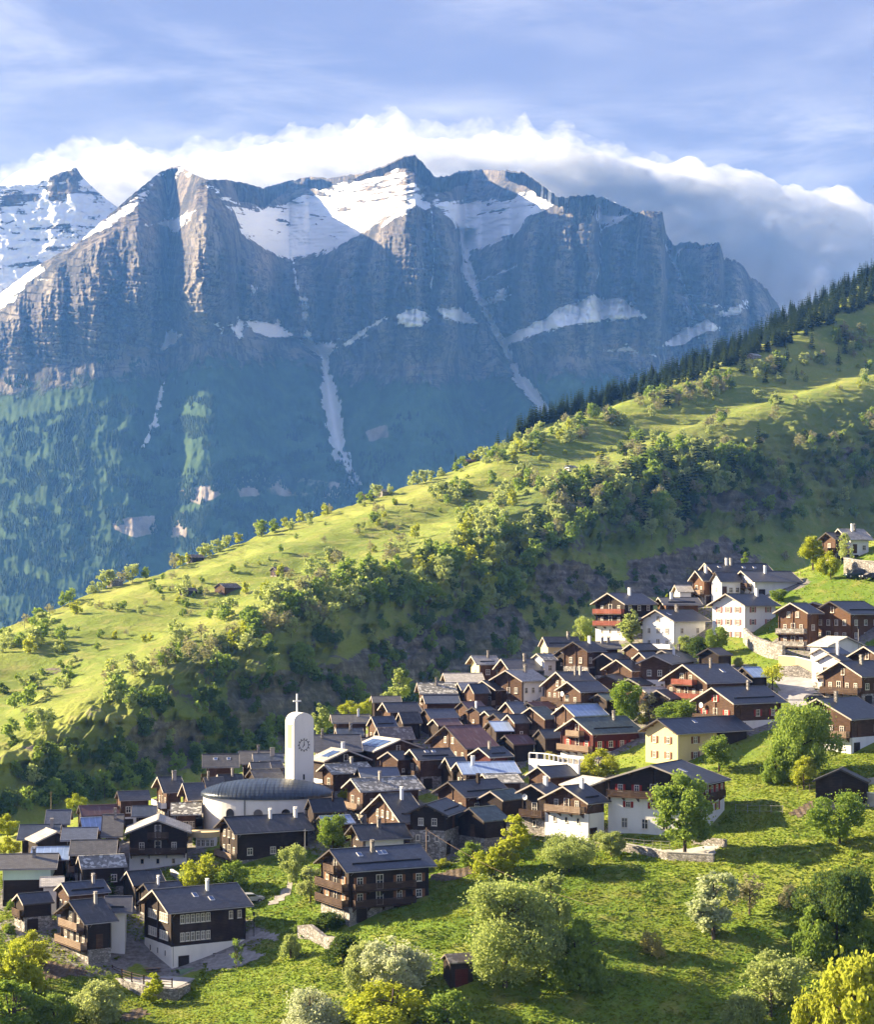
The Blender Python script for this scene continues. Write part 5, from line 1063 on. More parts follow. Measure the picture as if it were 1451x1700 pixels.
for i in range(1200):                                         # the rest of the fir belt, thickening to the right
    u = 830 + 650 * rng.random() ** .65; f_ = rng.random(); v = float(np.interp(u, *zip(*RIDGE))) * f_ + (1 - f_) * float(np.interp(u, *zip(*EDGE))); p, r_ = on_hill(u, max(v, float(np.interp(u, hu, HVmin[-27])) + 1)); back = 0 if rng.random() < .6 else rng.uniform(0, 80); s = rng.uniform(.5, 1.1)
    FAR['fir'].append((0, 'fir_tree', rng.choice(LOD['fir']), (p.x + back * p.x / p.y, p.y + back, p.z - back * .28 - .5), (s, s, s * 1.1), rng.uniform(0, 6.28), *LB['fir']))
scatter([(0,1060),(300,950),(600,840),(900,720),(1200,620),(1451,540),(1451,650),(1100,740),(800,880),(500,1000),(200,1100),(0,1220)], 190, ['pale', 'bare', 'yellow', 'pale', 'mid'], .42, LB, '', .1)
plant_far()
# ---- far forest on the foot of the mountain: one mass
fv = []; fq = []
for poly, n, thr in (([(0,700),(120,680),(200,655),(240,690),(225,760),(150,830),(0,870)], 2600, -.1), ([(0,860),(150,800),(330,770),(420,760),(470,800),(300,900),(200,960),(60,1020),(0,1040)], 3600, -.12), ([(360,770),(560,745),(600,800),(600,850),(400,900),(300,910),(280,840)], 2600, -.1),
                    ([(470,690),(540,700),(560,770),(480,760)], 350, 0), ([(590,680),(700,690),(780,740),(690,790),(600,810)], 500, .05), ([(120,590),(270,600),(270,625),(120,640)], 260, 0), ([(200,700),(330,690),(330,740),(240,770)], 380, 0), ([(0,630),(60,620),(70,660),(0,670)], 120, 0), ([(285,635),(352,640),(362,740),(300,765)], 420, -.05), ([(60,720),(110,700),(120,740),(60,770)], 150, -.3), ([(260,850),(420,840),(500,880),(300,930)], 700, -.2)):
    p = np.array(poly, float); lo, hi = p.min(0), p.max(0); uu = nrng.uniform(lo[0], hi[0], n * 3); vv = nrng.uniform(lo[1], hi[1], n * 3)
    ok = inpoly(uu, vv, p) & (fbm(uu / 50, vv / 30 + 3, 3) > thr + .07); uu, vv = uu[ok][:n], vv[ok][:n]
    for u, v in zip(uu, vv):
        x, y, z = on_mount(u, v); h = nrng.uniform(8, 15); r_ = h * .24; b = len(fv)
        fv += [(x - r_, y, z), (x, y - r_, z), (x + r_, y, z), (x, y + r_, z), (x, y, z + h)]; fq += [(b, b + 1, b + 4), (b + 1, b + 2, b + 4), (b + 2, b + 3, b + 4), (b + 3, b, b + 4)]
M_farfir, t = material('far_fir'); p = t.node('ShaderNodeNewGeometry').outputs['Position']; n = t.noise(p, .03, 3, .6); principled(t, t.mix(t.smooth(n, .4, .6), (.012, .026, .013), (.028, .048, .020)), .95, .05)
tag(link('forest', mesh_np('forest', fv, np.array(fq), [M_farfir], smooth=False)), 'dark conifer forest covering the foot of the mountain', 'forest', kind='stuff')

# ---- trees of the village and of the near meadow: crown and trunk as parts
PROTO = {}
SPEC = {'round': ('round', 3.0, 7.0, 1.0, 28, 10000, .20, 5, 1), 'oval': ('oval', 2.5, 8.5, 1.8, 32, 11000, .20, 6, 1), 'bush': ('bush', 2.6, 4.6, .25, 36, 8500, .19, 3, 4), 'big': ('oval', 5.2, 11.0, 1.0, 58, 34000, .21, 8, 3),
        'cone': ('cone', 2.2, 8.0, .9, 36, 4800, .24, 4, 1), 'column': ('column', 1.9, 7.5, .6, 34, 5200, .24, 4, 1), 'broad': ('round', 4.6, 7.2, 1.6, 42, 20000, .21, 8, 1), 'sparse': ('oval', 2.6, 7.0, 1.5, 16, 900, .30, 9, 1), 'nearbig': ('bush', 4.0, 7.0, .6, 46, 14000, .30, 6, 3)}
def proto(shape, lm, var):
    k = (shape, lm, var)
    if k not in PROTO:
        pf, r_, h, z0, nc, nl, lf, limbs, multi = SPEC[shape]; sd_ = 200 + len(PROTO) * 7 + var
        PROTO[k] = (arr_mesh('crown', crown_np(pf, r_, h - z0, z0, nc, nl, lf, sd_, .30), [LM[lm]]), trunk_mb(h * .9, .10 + .012 * h, limbs, r_, sd_, multi).mesh('trunk', [M_bark]), r_, h)
    return PROTO[k]
def tree(u, vb, wpx, hpx, shape, lm, label, cat='tree', Y=None, group=None, name=None, var=0):
    if shape == 'fir':
        p = on_ground(u, vb) if Y is None else at(u, vb, Y); s = F / p.y; root = empty(name or 'fir_tree', p); V, Q = fir_np(2.2, 10, 300 + int(u), 700)
        link('crown', arr_mesh('crown', (V, Q), [LM['dark']]), root); tm = MB(); tm.tube([(0, 0, -.6), (0, 0, 8)], .16, 6, 0, .05); tm.build('trunk', [M_bark], root); root.scale = (wpx / s / 4.4, wpx / s / 4.4, hpx / s / 10); tag(root, label, cat, group); return root
    p = on_ground(u, vb) if Y is None else at(u, vb, Y); s = F / p.y
    cm, tm, r_, h = proto(shape, lm, var); root = empty(name or ('bush' if cat == 'bush' else 'tree'), p, rng.uniform(0, 6.28))
    link('crown', cm, root); link('trunk', tm, root); k = wpx / s / (2.05 * r_); kz = hpx / s / (h * 1.03); root.scale = (k, k, kz)
    tag(root, label, cat, group); return root
for a in [
 (1137,1427,98,152,'oval','mid','tall lime green tree with a straight trunk before the white house'), (945,1449,82,62,'broad','pale','low apple tree with an airy crown left of the white house meadow'), (1015,1424,52,44,'round','pale','small apple tree by the low wall below the white house'),
 (1185,1562,84,122,'column','silver','silvery white leafed tree alone in the meadow'), (1245,1520,62,70,'sparse','bare','thin bare branched tree beside the silvery tree'), (1395,1402,84,86,'round','mid','apple tree with a pale leaning trunk by the garden wall'),
 (1332,1292,118,116,'broad','mid','broad old apple tree in front of the wide chalet'), (1335,1312,44,58,'oval','yellow','slim yellow green tree at the weathered barn'), (1290,1300,46,56,'bush','mid','green shrub under the broad old apple tree'),
 (838,1640,176,178,'big','pale','very large pale green tree in the middle foreground'), (915,1560,60,120,'oval','pale','slender pale tree rising behind the very large foreground tree'), (962,1640,92,110,'bush','mid','green spreading bush right of the very large foreground tree'),
 (655,1655,112,112,'round','silver','whitish green rounded tree left of the red doored hut'), (600,1650,62,84,'bush','pale','pale bush leaning on the whitish rounded tree'), (650,1715,150,88,'bush','yellow','wide yellow green bush at the bottom edge, centre'),
 (512,1712,90,72,'bush','silver','pale feathery bush at the bottom edge left of the yellow green one'), (742,1718,92,70,'bush','mid','green bush at the bottom edge under the red doored hut'), (850,1442,56,92,'column','yellow','lumpy yellow green tree at the village front'),
 (820,1455,60,52,'bush','yellow','yellow green bush at the foot of the lumpy yellow tree'), (785,1440,48,40,'bush','mid','green bush left of the lumpy yellow tree'), (552,1412,52,60,'round','mid','garden tree rising behind the big dark balcony chalet'), (597,1414,62,40,'round','pale','flowering garden tree beside the garden tree behind the balcony chalet'),
 (340,1478,66,62,'bush','yellow','bright green bush below the long black house'), (385,1482,62,50,'bush','mid','dark green bush below the long black house'), (318,1470,40,36,'bush','pale','pale bush at the curved footpath wall'), (492,1470,56,66,'round','pale','pale tree left of the big dark balcony chalet, upper one'), (515,1502,44,70,'oval','pale','pale tree touching the balconies of the big dark chalet'),
 (55,1608,64,62,'round','yellow','round yellow green tree before the black chalet'), (25,1650,86,92,'bush','yellow','big yellow green bush at the left edge'), (20,1712,110,80,'bush','mid','dark green bush in the lower left corner'), (90,1710,70,58,'bush','mid','green bush beside the lower left corner bush'),
 (160,1700,94,70,'bush','pale','pale yellow bush at the bottom left below the garden wall'), (252,1668,34,54,'column','yellow','little cone shaped yellow tree at the terrace wall'), (183,1492,22,56,'fir','fir','small spruce beside the log granary'), (660,1172,54,66,'cone','pale','tall pale larch at the back edge of the village'),
 (532,1226,34,60,'column','pale','pale birch standing behind the church tower'), (578,1192,40,28,'round','yellow','yellow green tree left of the tall pale larch'), (614,1190,30,30,'round','yellow','small yellow bush between the larch and the ribbed roof'), (122,1348,34,30,'round','yellow','yellow green bush behind the rusty roofed barn'),
 (1040,1204,50,74,'round','mid','rounded green tree in the middle of the upper village'), (1078,1204,40,56,'sparse','bare','bare grey bush beside the rounded green tree'), (1130,1204,62,42,'round','mid','leafy tree in front of the pink railed balcony'), (1283,1150,44,48,'sparse','yellow','sparse yellow tree by the parking place'), (1212,1150,40,32,'sparse','yellow','sparse yellow sapling before the wide black roof'),
 (1194,1282,52,64,'oval','mid','dark leafy tree before the yellow house'), (995,1292,56,48,'round','yellow','lollipop shaped tree below the red timber house'), (975,1290,34,28,'bush','yellow','yellow bush at the lollipop shaped tree'), (1048,1072,38,62,'column','pale','tall pale shrub between the two ravine side chalets'), (965,1068,36,44,'round','pale','pale tree left of the flower balcony chalet'), (978,1070,26,26,'bush','yellow','bright bush beside the pale tree of the flower balcony chalet'),
 (1192,1088,36,48,'round','mid','round green tree below the white house with pink shutters'), (1160,1092,44,34,'bush','dark','dark bush below the white house with pink shutters'), (1137,1086,30,30,'bush','pale','pale hedge bush by the white chalet with a recess'), (1350,947,46,58,'oval','yellow','bright yellow green tree on the upper lawn'), (1380,962,38,46,'round','yellow','small golden tree right of the bright upper lawn tree'), (1405,945,34,60,'sparse','pale','airy young tree before the topmost white house'),
 (1293,998,28,20,'round','mid','clipped round shrub at the white modern house'), (1390,1572,128,126,'broad','dark','big dark leafy tree at the right edge of the meadow'), (1352,1600,74,92,'bush','mid','grey green shrub below the big dark tree'), (1430,1600,70,70,'bush','mid','bush under the big dark tree at the right edge'), (1310,1505,36,36,'bush','bare','grey twiggy bush left of the big dark tree'),
 (1280,1690,122,108,'round','pale','pale green bushy tree at the bottom right'), (1235,1715,70,66,'bush','pale','pale bush at the bottom edge beside the bushy tree'), (1083,1592,42,44,'bush','dry','dry yellow bush in the meadow'), (912,1268,26,20,'bush','dry','yellow flowering shrub on the white terrace'), (704,1424,18,44,'column','pale','climbing shrub on the stone base of the dark chalet'),
 (12,1392,44,40,'round','yellow','yellow tree at the left edge, upper one'), (8,1424,40,34,'round','yellow','yellow tree at the left edge, lower one'), (420,1262,34,16,'round','yellow','yellow bush showing over the grey roof left of the tower'), (383,1296,16,30,'cone','mid','little green tree behind the church roof'),
 (482,1592,34,40,'bush','pale','pale shrub at the left of the ruined wall'), (570,1600,60,48,'bush','dark','dark bush right of the ruined wall'), (545,1545,60,30,'bush','dark','dark hedge bush under the big dark chalet'), (510,1548,44,26,'bush','mid','hedge bush on top of the ruined wall'), (700,1448,26,18,'bush','yellow','low bush at the vegetable plot right of the big dark chalet'), (735,1440,30,16,'bush','yellow','second low bush at the vegetable plot right of the big dark chalet'),
 (392,1610,26,54,'sparse','mid','thin sapling right of the cream based house'), (120,1395,14,14,'bush','mid','tiny bush between the lower roofs'), (96,1478,22,16,'bush','silver','white flowering bush by the lean-to'), (1170,1000,14,22,'cone','mid','small fir behind the long modern house'), (1237,938,16,22,'cone','mid','yellowish fir above the long modern house'), (1108,1005,12,20,'cone','yellow','tawny cone shaped tree behind the flower balcony chalet'),
 ]:
    u, vb, w_, h_, shp, lm, lab = a; tree(u, vb, w_, h_, shp, lm, lab, 'bush' if shp == 'bush' or 'bush' in lab or 'shrub' in lab else 'tree')
# small shrubs in the yards between the houses
for i in range(46):
    h = rng.choice([h_ for h_ in HS if not h_['o'].get('hero')]); a = rng.choice([(-1.8, rng.uniform(0, h['W'])), (rng.uniform(0, h['L']), -1.9), (h['L'] + 1.2, -1.0)]); p = h['org'] + h['ex'] * a[0] + h['ey'] * a[1]
    if any(abs((p - g['org']).dot(g['ex']) - g['L'] / 2) < g['L'] / 2 + .6 and abs((p - g['org']).dot(g['ey']) - g['W'] / 2) < g['W'] / 2 + .6 for g in HS): continue
    cm, tm, r_, hh = proto('bush', rng.choice(['mid', 'pale', 'yellow', 'dark']), 0); root = empty('garden_shrub', (p.x, p.y, ground(p.x, p.y)), rng.uniform(0, 6.28)); k = rng.uniform(.22, .5); root.scale = (k, k, k); link('crown', cm, root); link('trunk', tm, root)
    tag(root, 'small garden shrub growing by a house wall in the village', 'shrub', 'small garden shrubs between the houses')
tree(1415,1790,150,200,'nearbig','yellow','bright yellow green tree nearest the camera in the bottom right corner', Y=185)
tree(1345,1790,90,140,'nearbig','yellow','lower yellow green bush left of the nearest bright tree', 'bush', Y=188)
# meadow grass: one mass of blades
def tufts(n, region, hmin, hmax, seed, thr):
    g = np.random.default_rng(seed); x = g.uniform(region[0], region[1], n); y = region[2] + (region[3] - region[2]) * g.random(n)
    ok = fbm(x / 9, y / 7, 3) > thr
    for h in HS:
        dx, dy = x - h['org'].x, y - h['org'].y; lx = dx * h['ex'].x + dy * h['ex'].y; ly = dx * h['ey'].x + dy * h['ey'].y; ok &= ~((lx > -1) & (lx < h['L'] + 1) & (ly > -1) & (ly < h['W'] + 1))
    for pz in PAVED: ok &= ~inpoly(x, y, pz)
    x, y = x[ok], y[ok]; z = ground_np(x, y); n = len(x); an = g.uniform(0, np.pi, n); hh = g.uniform(hmin, hmax, n) * (.7 + .7 * np.clip(fbm(x / 5, y / 5 + 9, 2) + .5, 0, 1)); wd = g.uniform(.06, .20, n)
    ca, sa = np.cos(an) * wd, np.sin(an) * wd; lean = g.normal(0, .26, (n, 2))
    V = np.stack([np.stack([x - ca, y - sa, z - .05], 1), np.stack([x + ca, y + sa, z - .05], 1), np.stack([x + ca * 1.25 + lean[:, 0], y + sa * 1.25 + lean[:, 1], z + hh * .8], 1), np.stack([x - ca * .5 + lean[:, 0], y - sa * .5 + lean[:, 1], z + hh], 1)], 1).reshape(-1, 3)
    return V, np.arange(4 * n).reshape(-1, 4)
def wpoly(pts): return np.array([on_ground(u, v).xy[:] for u, v in pts])
PAVED = []
def blades(name, c1, c2, c3):
    m, t = material(name); pos = t.node('ShaderNodeNewGeometry').outputs['Position']; n = t.noise(pos, .10, 5, .62); n2 = t.noise(pos, .8, 4, .6)
    c = t.mix(t.smooth(n, .38, .62), c1, c2); c = t.mix(t.math('MULTIPLY', t.smooth(n2, .50, .72), .7), c, c3)
    d = t.node('ShaderNodeBsdfDiffuse', {'Color': c}); tr = t.node('ShaderNodeBsdfTranslucent', {'Color': c}); mx = t.node('ShaderNodeMixShader', {0: .5, 1: d.outputs[0], 2: tr.outputs[0]}); t.l.new(mx.outputs[0], t.out.inputs[0]); return m
M_blade = blades('grass_blades', (.16, .235, .034), (.245, .295, .045), (.33, .305, .09))
# ------------------------------------------------------------------ church
PHC = R(30)
def church():
    Y = 318.0; s = F / Y; c = at(444, 1390, Y); a, b = 11.0, 8.6
    zt = zz0(1329, Y - b); zb = ground(c.x, c.y - b) - 1.5; top = zz0(1297, Y)
    root = empty('church', (c.x, c.y, zb)); tag(root, 'oval white church hall with a curved dark metal roof', 'church')
    H = zt - zb; n = 72
    ell = lambda k: (a * math.cos(k), b * math.sin(k)); K = [2 * math.pi * i / n for i in range(n)]
    m = MB(); m.prism([(x * .965, y * .965) for x, y in map(ell, K)], 'z', 0, H); me = m.mesh('wall', [TIM['c']]); link('wall', me, root)
    # roof: hull shaped cap with standing seams that run over it, crown line along its length
    hr = top - zt; m = MB(); nx, ny = 46, 16
    P = lambda i, j: (a * math.sin(math.pi * (i / nx - .5)), b * math.cos(math.pi * (i / nx - .5)) * math.sin(math.pi * (j / ny - .5)))
    def rz(x, y): r2 = min(1, (x / a) ** 2 + (y / b) ** 2); return .45 + hr * (1 - r2) ** .62
    vs = [[(P(i, j)[0], P(i, j)[1], rz(*P(i, j))) for j in range(ny + 1)] for i in range(nx + 1)]
    for i in range(nx):
        for j in range(ny): m.quad(vs[i][j], vs[i + 1][j], vs[i + 1][j + 1], vs[i][j + 1])
    ring = [(x, y) for x, y in map(ell, K)]
    for i in range(n):
        j = (i + 1) % n; m.quad((*ring[i], .45), (*ring[j], .45), (*ring[j], .06), (*ring[i], .06)); m.quad((*ring[i], .06), (*ring[j], .06), (ring[j][0] * .94, ring[j][1] * .94, .0), (ring[i][0] * .94, ring[i][1] * .94, .0))
    for i in range(1, nx):
        big = i in (12, 23, 34); w_ = .09 if big else .03; hh = .09 if big else .035
        for j in range(ny):
            p, q = Vector(vs[i][j]), Vector(vs[i][j + 1]); e = Vector((w_, 0, 0)); u_ = Vector((0, 0, hh)); m.quad(p - e, p - e + u_, q - e + u_, q - e); m.quad(p + e, q + e, q + e + u_, p + e + u_); m.quad(p - e + u_, p + e + u_, q + e + u_, q - e + u_)
    roof = m.build('roof', [M_cop], root, (0, 0, H))
    for k in range(4):                                        # round topped windows along the front
        xw = [-5.4, -.8, 3.6, 7.2][k]; yw = -b * .965 * math.sqrt(1 - (xw / (a * .965)) ** 2); ang = math.atan2(xw * b * b, -yw * a * a)
        q = MB(); pr = [(-.85, -1.6), (.85, -1.6)] + [(.85 * math.cos(t_), .85 * math.sin(t_)) for t_ in np.linspace(0, math.pi, 12)]; q.prism(pr, 'y', -.06, .25); o = q.build('window', [M_frame], root, (xw, yw, H - 2.2), ang)
        q = MB(); pr = [(-.74, -1.5), (.74, -1.5)] + [(.74 * math.cos(t_), .74 * math.sin(t_)) for t_ in np.linspace(0, math.pi, 12)]; q.prism(pr, 'y', -.09, -.065); q.build('pane', [M_glass], o)
    xw = -3.0; yw = -b * .965 * math.sqrt(1 - (xw / (a * .965)) ** 2); q = MB(); q.tube([(xw, yw - .1, H), (xw, yw - .1, .5)], .07, 6); q.build('downpipe', [M_dark], root)
    # half round porch at the left end
    pc = at(338, 1398, Y - 9.0); q = MB(); k = [math.pi * 2 * i / 28 for i in range(28)]; zr_ = zz0(1392, Y - 12) - zb; q.prism([(2.6 * math.cos(t_), 2.2 * math.sin(t_)) for t_ in k], 'z', zr_, zr_ + .85)
    pr = q.build('porch', [TIM['y']], root, (pc.x - c.x, pc.y - c.y, 0)); q = MB(); q.box(-1.1, -1.55, -1, 2.2, .5, zr_ - .003); q.build('porch_wall', [TIM['p']], pr)
    for i in range(4): window(pr, -.65 + i * .72, -1.56, zr_ - .9, .55, 1.1, 0)
    # bell tower
    Yt = 325.0; p = at(487.5, 1302, Yt); L, Wd = 3.75, 3.3; zt2 = zz0(1183, Yt + 1.5); z0 = ground(p.x, p.y) - 1; tow = empty('bell_tower', (p.x, p.y, z0), PHC); tag(tow, 'white church bell tower with a rounded top and a clock', 'tower')
    Ht = zt2 - z0; sh = 1.55; prof = [(0, 0), (L, 0)] + [(L / 2 + L / 2 * math.cos(t_), Ht - sh + sh * math.sin(t_)) for t_ in np.linspace(0, math.pi, 20)]
    q = MB(); q.prism(prof, 'y', 0, Wd); q.build('wall', [TIM['c']], tow)
    q = MB()
    for i in range(3): q.box(-.06, .75 + i * .6, Ht - 6.0, -.004, 1.15 + i * .6, Ht - 2.2)
    q.box(-.09, .5, Ht - 2.2, -.004, 2.6, Ht - 2.0); q.build('louvre', [M_vdark if False else TIM['y']], tow)
    q = MB(); q.box(L * .46, -.03, Ht - 11.3, L * .54, -.004, Ht - 10.4); q.build('slit_window', [M_dark], tow)
    ck = empty('clock', (L / 2, -.03, Ht - 5.45)); ck.parent = tow
    q = MB(); r_ = .82
    for i in range(60):
        t_, t2 = 2 * math.pi * i / 60, 2 * math.pi * (i + 1) / 60; q.hexa([(r_ * math.cos(t_), -.03, r_ * math.sin(t_)), (r_ * math.cos(t2), -.03, r_ * math.sin(t2)), (r_ * math.cos(t2), .025, r_ * math.sin(t2)), (r_ * math.cos(t_), .025, r_ * math.sin(t_)),
             ((r_ + .06) * math.cos(t_), -.03, (r_ + .06) * math.sin(t_)), ((r_ + .06) * math.cos(t2), -.03, (r_ + .06) * math.sin(t2)), ((r_ + .06) * math.cos(t2), .025, (r_ + .06) * math.sin(t2)), ((r_ + .06) * math.cos(t_), .025, (r_ + .06) * math.sin(t_))])
    for i in range(12):
        t_ = 2 * math.pi * i / 12; d = Vector((math.cos(t_), 0, math.sin(t_))); e = Vector((-math.sin(t_), 0, math.cos(t_))) * .06; A, B = d * .86, d * 1.14; o_ = Vector((0, -.04, 0))
        q.hexa([A - e + o_, B - e + o_, B + e + o_, A + e + o_, A - e, B - e, B + e, A + e])
    q.build('clock_ring', [M_dark], ck)
    for nm, ang, ln, wd in (('minute_hand', R(-7), .72, .055), ('hour_hand', R(-213), .52, .075)):
        d = Vector((-math.sin(ang), 0, math.cos(ang))); e = Vector((d.z, 0, -d.x)) * wd; q = MB(); o1, o2 = Vector((0, -.07, 0)), Vector((0, -.045, 0)); A, B = d * -.15, d * ln
        q.hexa([A - e + o1, B - e * .5 + o1, B + e * .5 + o1, A + e + o1, A - e + o2, B - e * .5 + o2, B + e * .5 + o2, A + e + o2]); q.build(nm, [M_dark], ck)
    q = MB(); x_, y_ = L / 2, Wd * .8; q.box(x_ - .11, y_ - .11, Ht - .05, x_ + .11, y_ + .11, Ht + 3.1); q.box(x_ - .72, y_ - .108, Ht + 1.75, x_ - .112, y_ + .108, Ht + 2.0); q.box(x_ + .112, y_ - .108, Ht + 1.75, x_ + .72, y_ + .108, Ht + 2.0)
    q.build('cross', [M_white], tow)
church()

# ------------------------------------------------------------------ walls, paths, fences, poles, cars
def on_plane(u, v, z): Y = (CV - v) / F; return at(u, v, z / Y)
M_conc, t = material('concrete'); p = objpos(t); n = t.noise(p, .6, 6, .6); principled(t, t.mix(t.smooth(n, .35, .7), (.34, .325, .30), (.50, .48, .44)), .9, .2)
M_path, t = material('path_gravel'); p = t.node('ShaderNodeNewGeometry').outputs['Position']; n = t.noise(p, 1.2, 6, .65); principled(t, t.mix(t.smooth(n, .35, .7), (.27, .25, .22), (.42, .39, .34)), .95, .1)
M_asph, t = material('asphalt'); p = t.node('ShaderNodeNewGeometry').outputs['Position']; n = t.noise(p, .5, 6, .65); principled(t, t.mix(t.smooth(n, .35, .7), (.30, .29, .285), (.42, .41, .40)), .9, .2)
M_soil, t = material('garden_soil'); p = t.node('ShaderNodeNewGeometry').outputs['Position']; n = t.noise(p, 1.6, 6, .7); l = t.math('PINGPONG', t.node('ShaderNodeSeparateXYZ', {0: p}).outputs[0], .45); principled(t, t.mix(t.smooth(n, .35, .7), (.085, .062, .045), (.19, .15, .11)), .95, .1, t.bump(t.math('ADD', l, n), 1.0, .25))
def patch(name, pts, mat, lift=.06, label=None, cat=None, step=.7, kind='structure', pave=True):
    pl = wpoly(pts); PAVED.append(pl) if pave else None
    lo, hi = pl.min(0), pl.max(0); nx = max(2, int((hi[0] - lo[0]) / step)); ny = max(2, int((hi[1] - lo[1]) / step))
    X, Y = np.meshgrid(np.linspace(lo[0], hi[0], nx + 1), np.linspace(lo[1], hi[1], ny + 1)); Z = ground_np(X, Y) + lift
    cx = (X[1:, 1:] + X[:-1, :-1]) / 2; cy = (Y[1:, 1:] + Y[:-1, :-1]) / 2; ok = inpoly(cx, cy, pl).ravel(); Q = grid_quads(*X.shape)[ok]
    o = link(name, mesh_np(name, np.stack([X, Y, Z], -1).reshape(-1, 3), Q, [mat])); tag(o, label, cat, kind=kind); return o
def wall(name, pts, top, thick, mat, label, depth=1.4, cat='wall', cap=None):
    """a wall through photo points on the ground; top in metres above it (or a list)"""
    P = [on_ground(u, v) for u, v in pts]; tops = top if hasattr(top, '__len__') else [top] * len(P); m = MB()
    Q = []; 
    for i in range(len(P) - 1):
        n = max(1, int((P[i + 1].xy - P[i].xy).length / 1.5))
        for k in range(n): f = k / n; q = P[i].lerp(P[i + 1], f); q.z += tops[i] * (1 - f) + tops[i + 1] * f; Q.append(q)
    q = P[-1].copy(); q.z += tops[-1]; Q.append(q); c = Q[0].copy(); off = []
    for i, q in enumerate(Q):
        d = (Q[min(i + 1, len(Q) - 1)].xy - Q[max(i - 1, 0)].xy).normalized(); off.append(Vector((-d.y, d.x, 0)) * thick / 2)
    n0 = len(m.v)
    for q, o in zip(Q, off):
        jz = rng.uniform(-.05, .05) if mat is M_stone else 0
        for s_, z in ((-1, q.z + jz), (1, q.z + jz), (1, q.z - tops[0] - depth), (-1, q.z - tops[0] - depth)): m.v.append((q.x + o.x * s_ - c.x, q.y + o.y * s_ - c.y, z - c.z))
    for i in range(len(Q) - 1):
        for k in range(4): a = i * 4 + k; b = i * 4 + (k + 1) % 4; m.f.append((a, b, b + 4, a + 4)); m.m.append(0)
    e = (len(Q) - 1) * 4; m.f += [(0, 1, 2, 3), (e + 3, e + 2, e + 1, e)]; m.m += [0, 0]
    o = m.build(name, [mat], None, c); tag(o, label, cat)
    if cap:
        q_ = MB()
        for i in range(len(Q) - 1):
            a, b = Q[i] - c, Q[i + 1] - c; oa, ob = off[i] * 1.25, off[i + 1] * 1.25; z1 = Vector((0, 0, .005)); z2 = Vector((0, 0, .13)); q_.hexa([a - oa + z1, b - ob + z1, b + ob + z1, a + oa + z1, a - oa + z2, b - ob + z2, b + ob + z2, a + oa + z2])
        q_.build('coping', [cap], o)
    return o, Q
def fence(name, pts, label, mat, h=1.0, rails=(.45, .85), gap=1.9, post=.10, lift=0.0, cat='fence'):
    P = [on_ground(u, v) for u, v in pts]; Q = []
    for i in range(len(P) - 1):
        n = max(1, round((P[i + 1].xy - P[i].xy).length / gap)); Q += [P[i].lerp(P[i + 1], k / n) for k in range(n)]
    Q.append(P[-1]); root = empty(name, Q[0]); tag(root, label, cat); c = Q[0]; m = MB()
    for q in Q: q.z = ground(q.x, q.y) + lift
    c = Q[0].copy(); root.location = c
    for a, b in zip(Q, Q[1:]):
        for z in rails: m.tube([a - c + Vector((0, 0, z)), b - c + Vector((0, 0, z))], post * .42, 4)
    m.build('rails', [mat], root)
    for q in Q:
        k = MB(); k.box(-post / 2, -post / 2, -.4, post / 2, post / 2, h); k.build('post', [mat], root, q - c)
    return root
def pole(u, vb, hpx, r_, mat, label, kind='pole', Y=None):
    p = on_ground(u, vb) if Y is None else at(u, vb, Y); h = hpx / (F / p.y); root = empty('utility_pole' if kind == 'pole' else 'street_lamp', p); tag(root, label, 'pole' if kind == 'pole' else 'lamp'); m = MB(); m.tube([(0, 0, -.6), (0, 0, h)], r_, 7, 0, r_ * .75); m.build('mast', [mat], root)
    m = MB()
    if kind == 'pole': m.box(-.35, -.05, h - .35, .35, .05, h - .25); m.build('crossarm', [mat], root)
    else: m.box(-.14, -.14, h + .005, .14, .14, h + .40); m.box(-.2, -.2, h + .405, .2, .2, h + .46); m.build('lamp_head', [M_dark], root)
    return root, p + Vector((0, 0, h - .3))
# terrace with picnic table in front of the cream based house
big = next(h for h in HS if h['label'].startswith('large dark log house')); zt = big['org'].z - .15
tp = [on_plane(u, v, zt) for u, v in ((183,1617),(222,1596),(285,1618),(340,1609),(336,1618),(292,1640),(240,1636))]
c0 = tp[0].copy(); m = MB(); m.prism([(p.x - c0.x, p.y - c0.y) for p in tp], 'z', -.35, 0); tag(m.build('pavement', [M_conc], None, c0), kind='structure'); PAVED.append(np.array([p.xy[:] for p in tp]))
def flatwall(name, pts, z, thick, h, mat, label, up=0.0):
    m = MB(); c = pts[0].copy()
    for a, b in zip(pts, pts[1:]):
        d = (b.xy - a.xy).normalized(); o = Vector((-d.y, d.x, 0)) * thick / 2; d3 = Vector((d.x, d.y, 0)) * thick * .4; A, B = a - c - d3, b - c + d3; A.z = B.z = 0; lo, hi = Vector((0, 0, z - h - c.z)), Vector((0, 0, z + up - c.z)); m.hexa([A - o + lo, B - o + lo, B + o + lo, A + o + lo, A - o + hi, B - o + hi, B + o + hi, A + o + hi])
    ob = m.build(name, [mat], None, c); tag(ob, label, 'wall'); return ob
W1 = [on_plane(u, v, zt) for u, v in ((140,1624),(162,1627),(183,1619),(205,1629),(240,1638),(293,1642),(312,1634))]
flatwall('stone_wall', W1, zt, .5, 4.2, M_stone, 'grey rubble retaining wall under the terrace of the cream based house', .05)
fp = [on_plane(u, v, zt) for u, v in ((186,1617),(202,1624),(218,1629),(238,1634),(262,1638),(285,1640))]
root = empty('wooden_fence', fp[0]); tag(root, 'brown post and rail fence on the terrace wall', 'fence')
m = MB()
for a, b in zip(fp, fp[1:]):
    for z in (.4, .75, 1.1): m.tube([a - fp[0] + Vector((0, 0, z)), b - fp[0] + Vector((0, 0, z))], .055, 4)
m.build('rails', [M_rail], root)
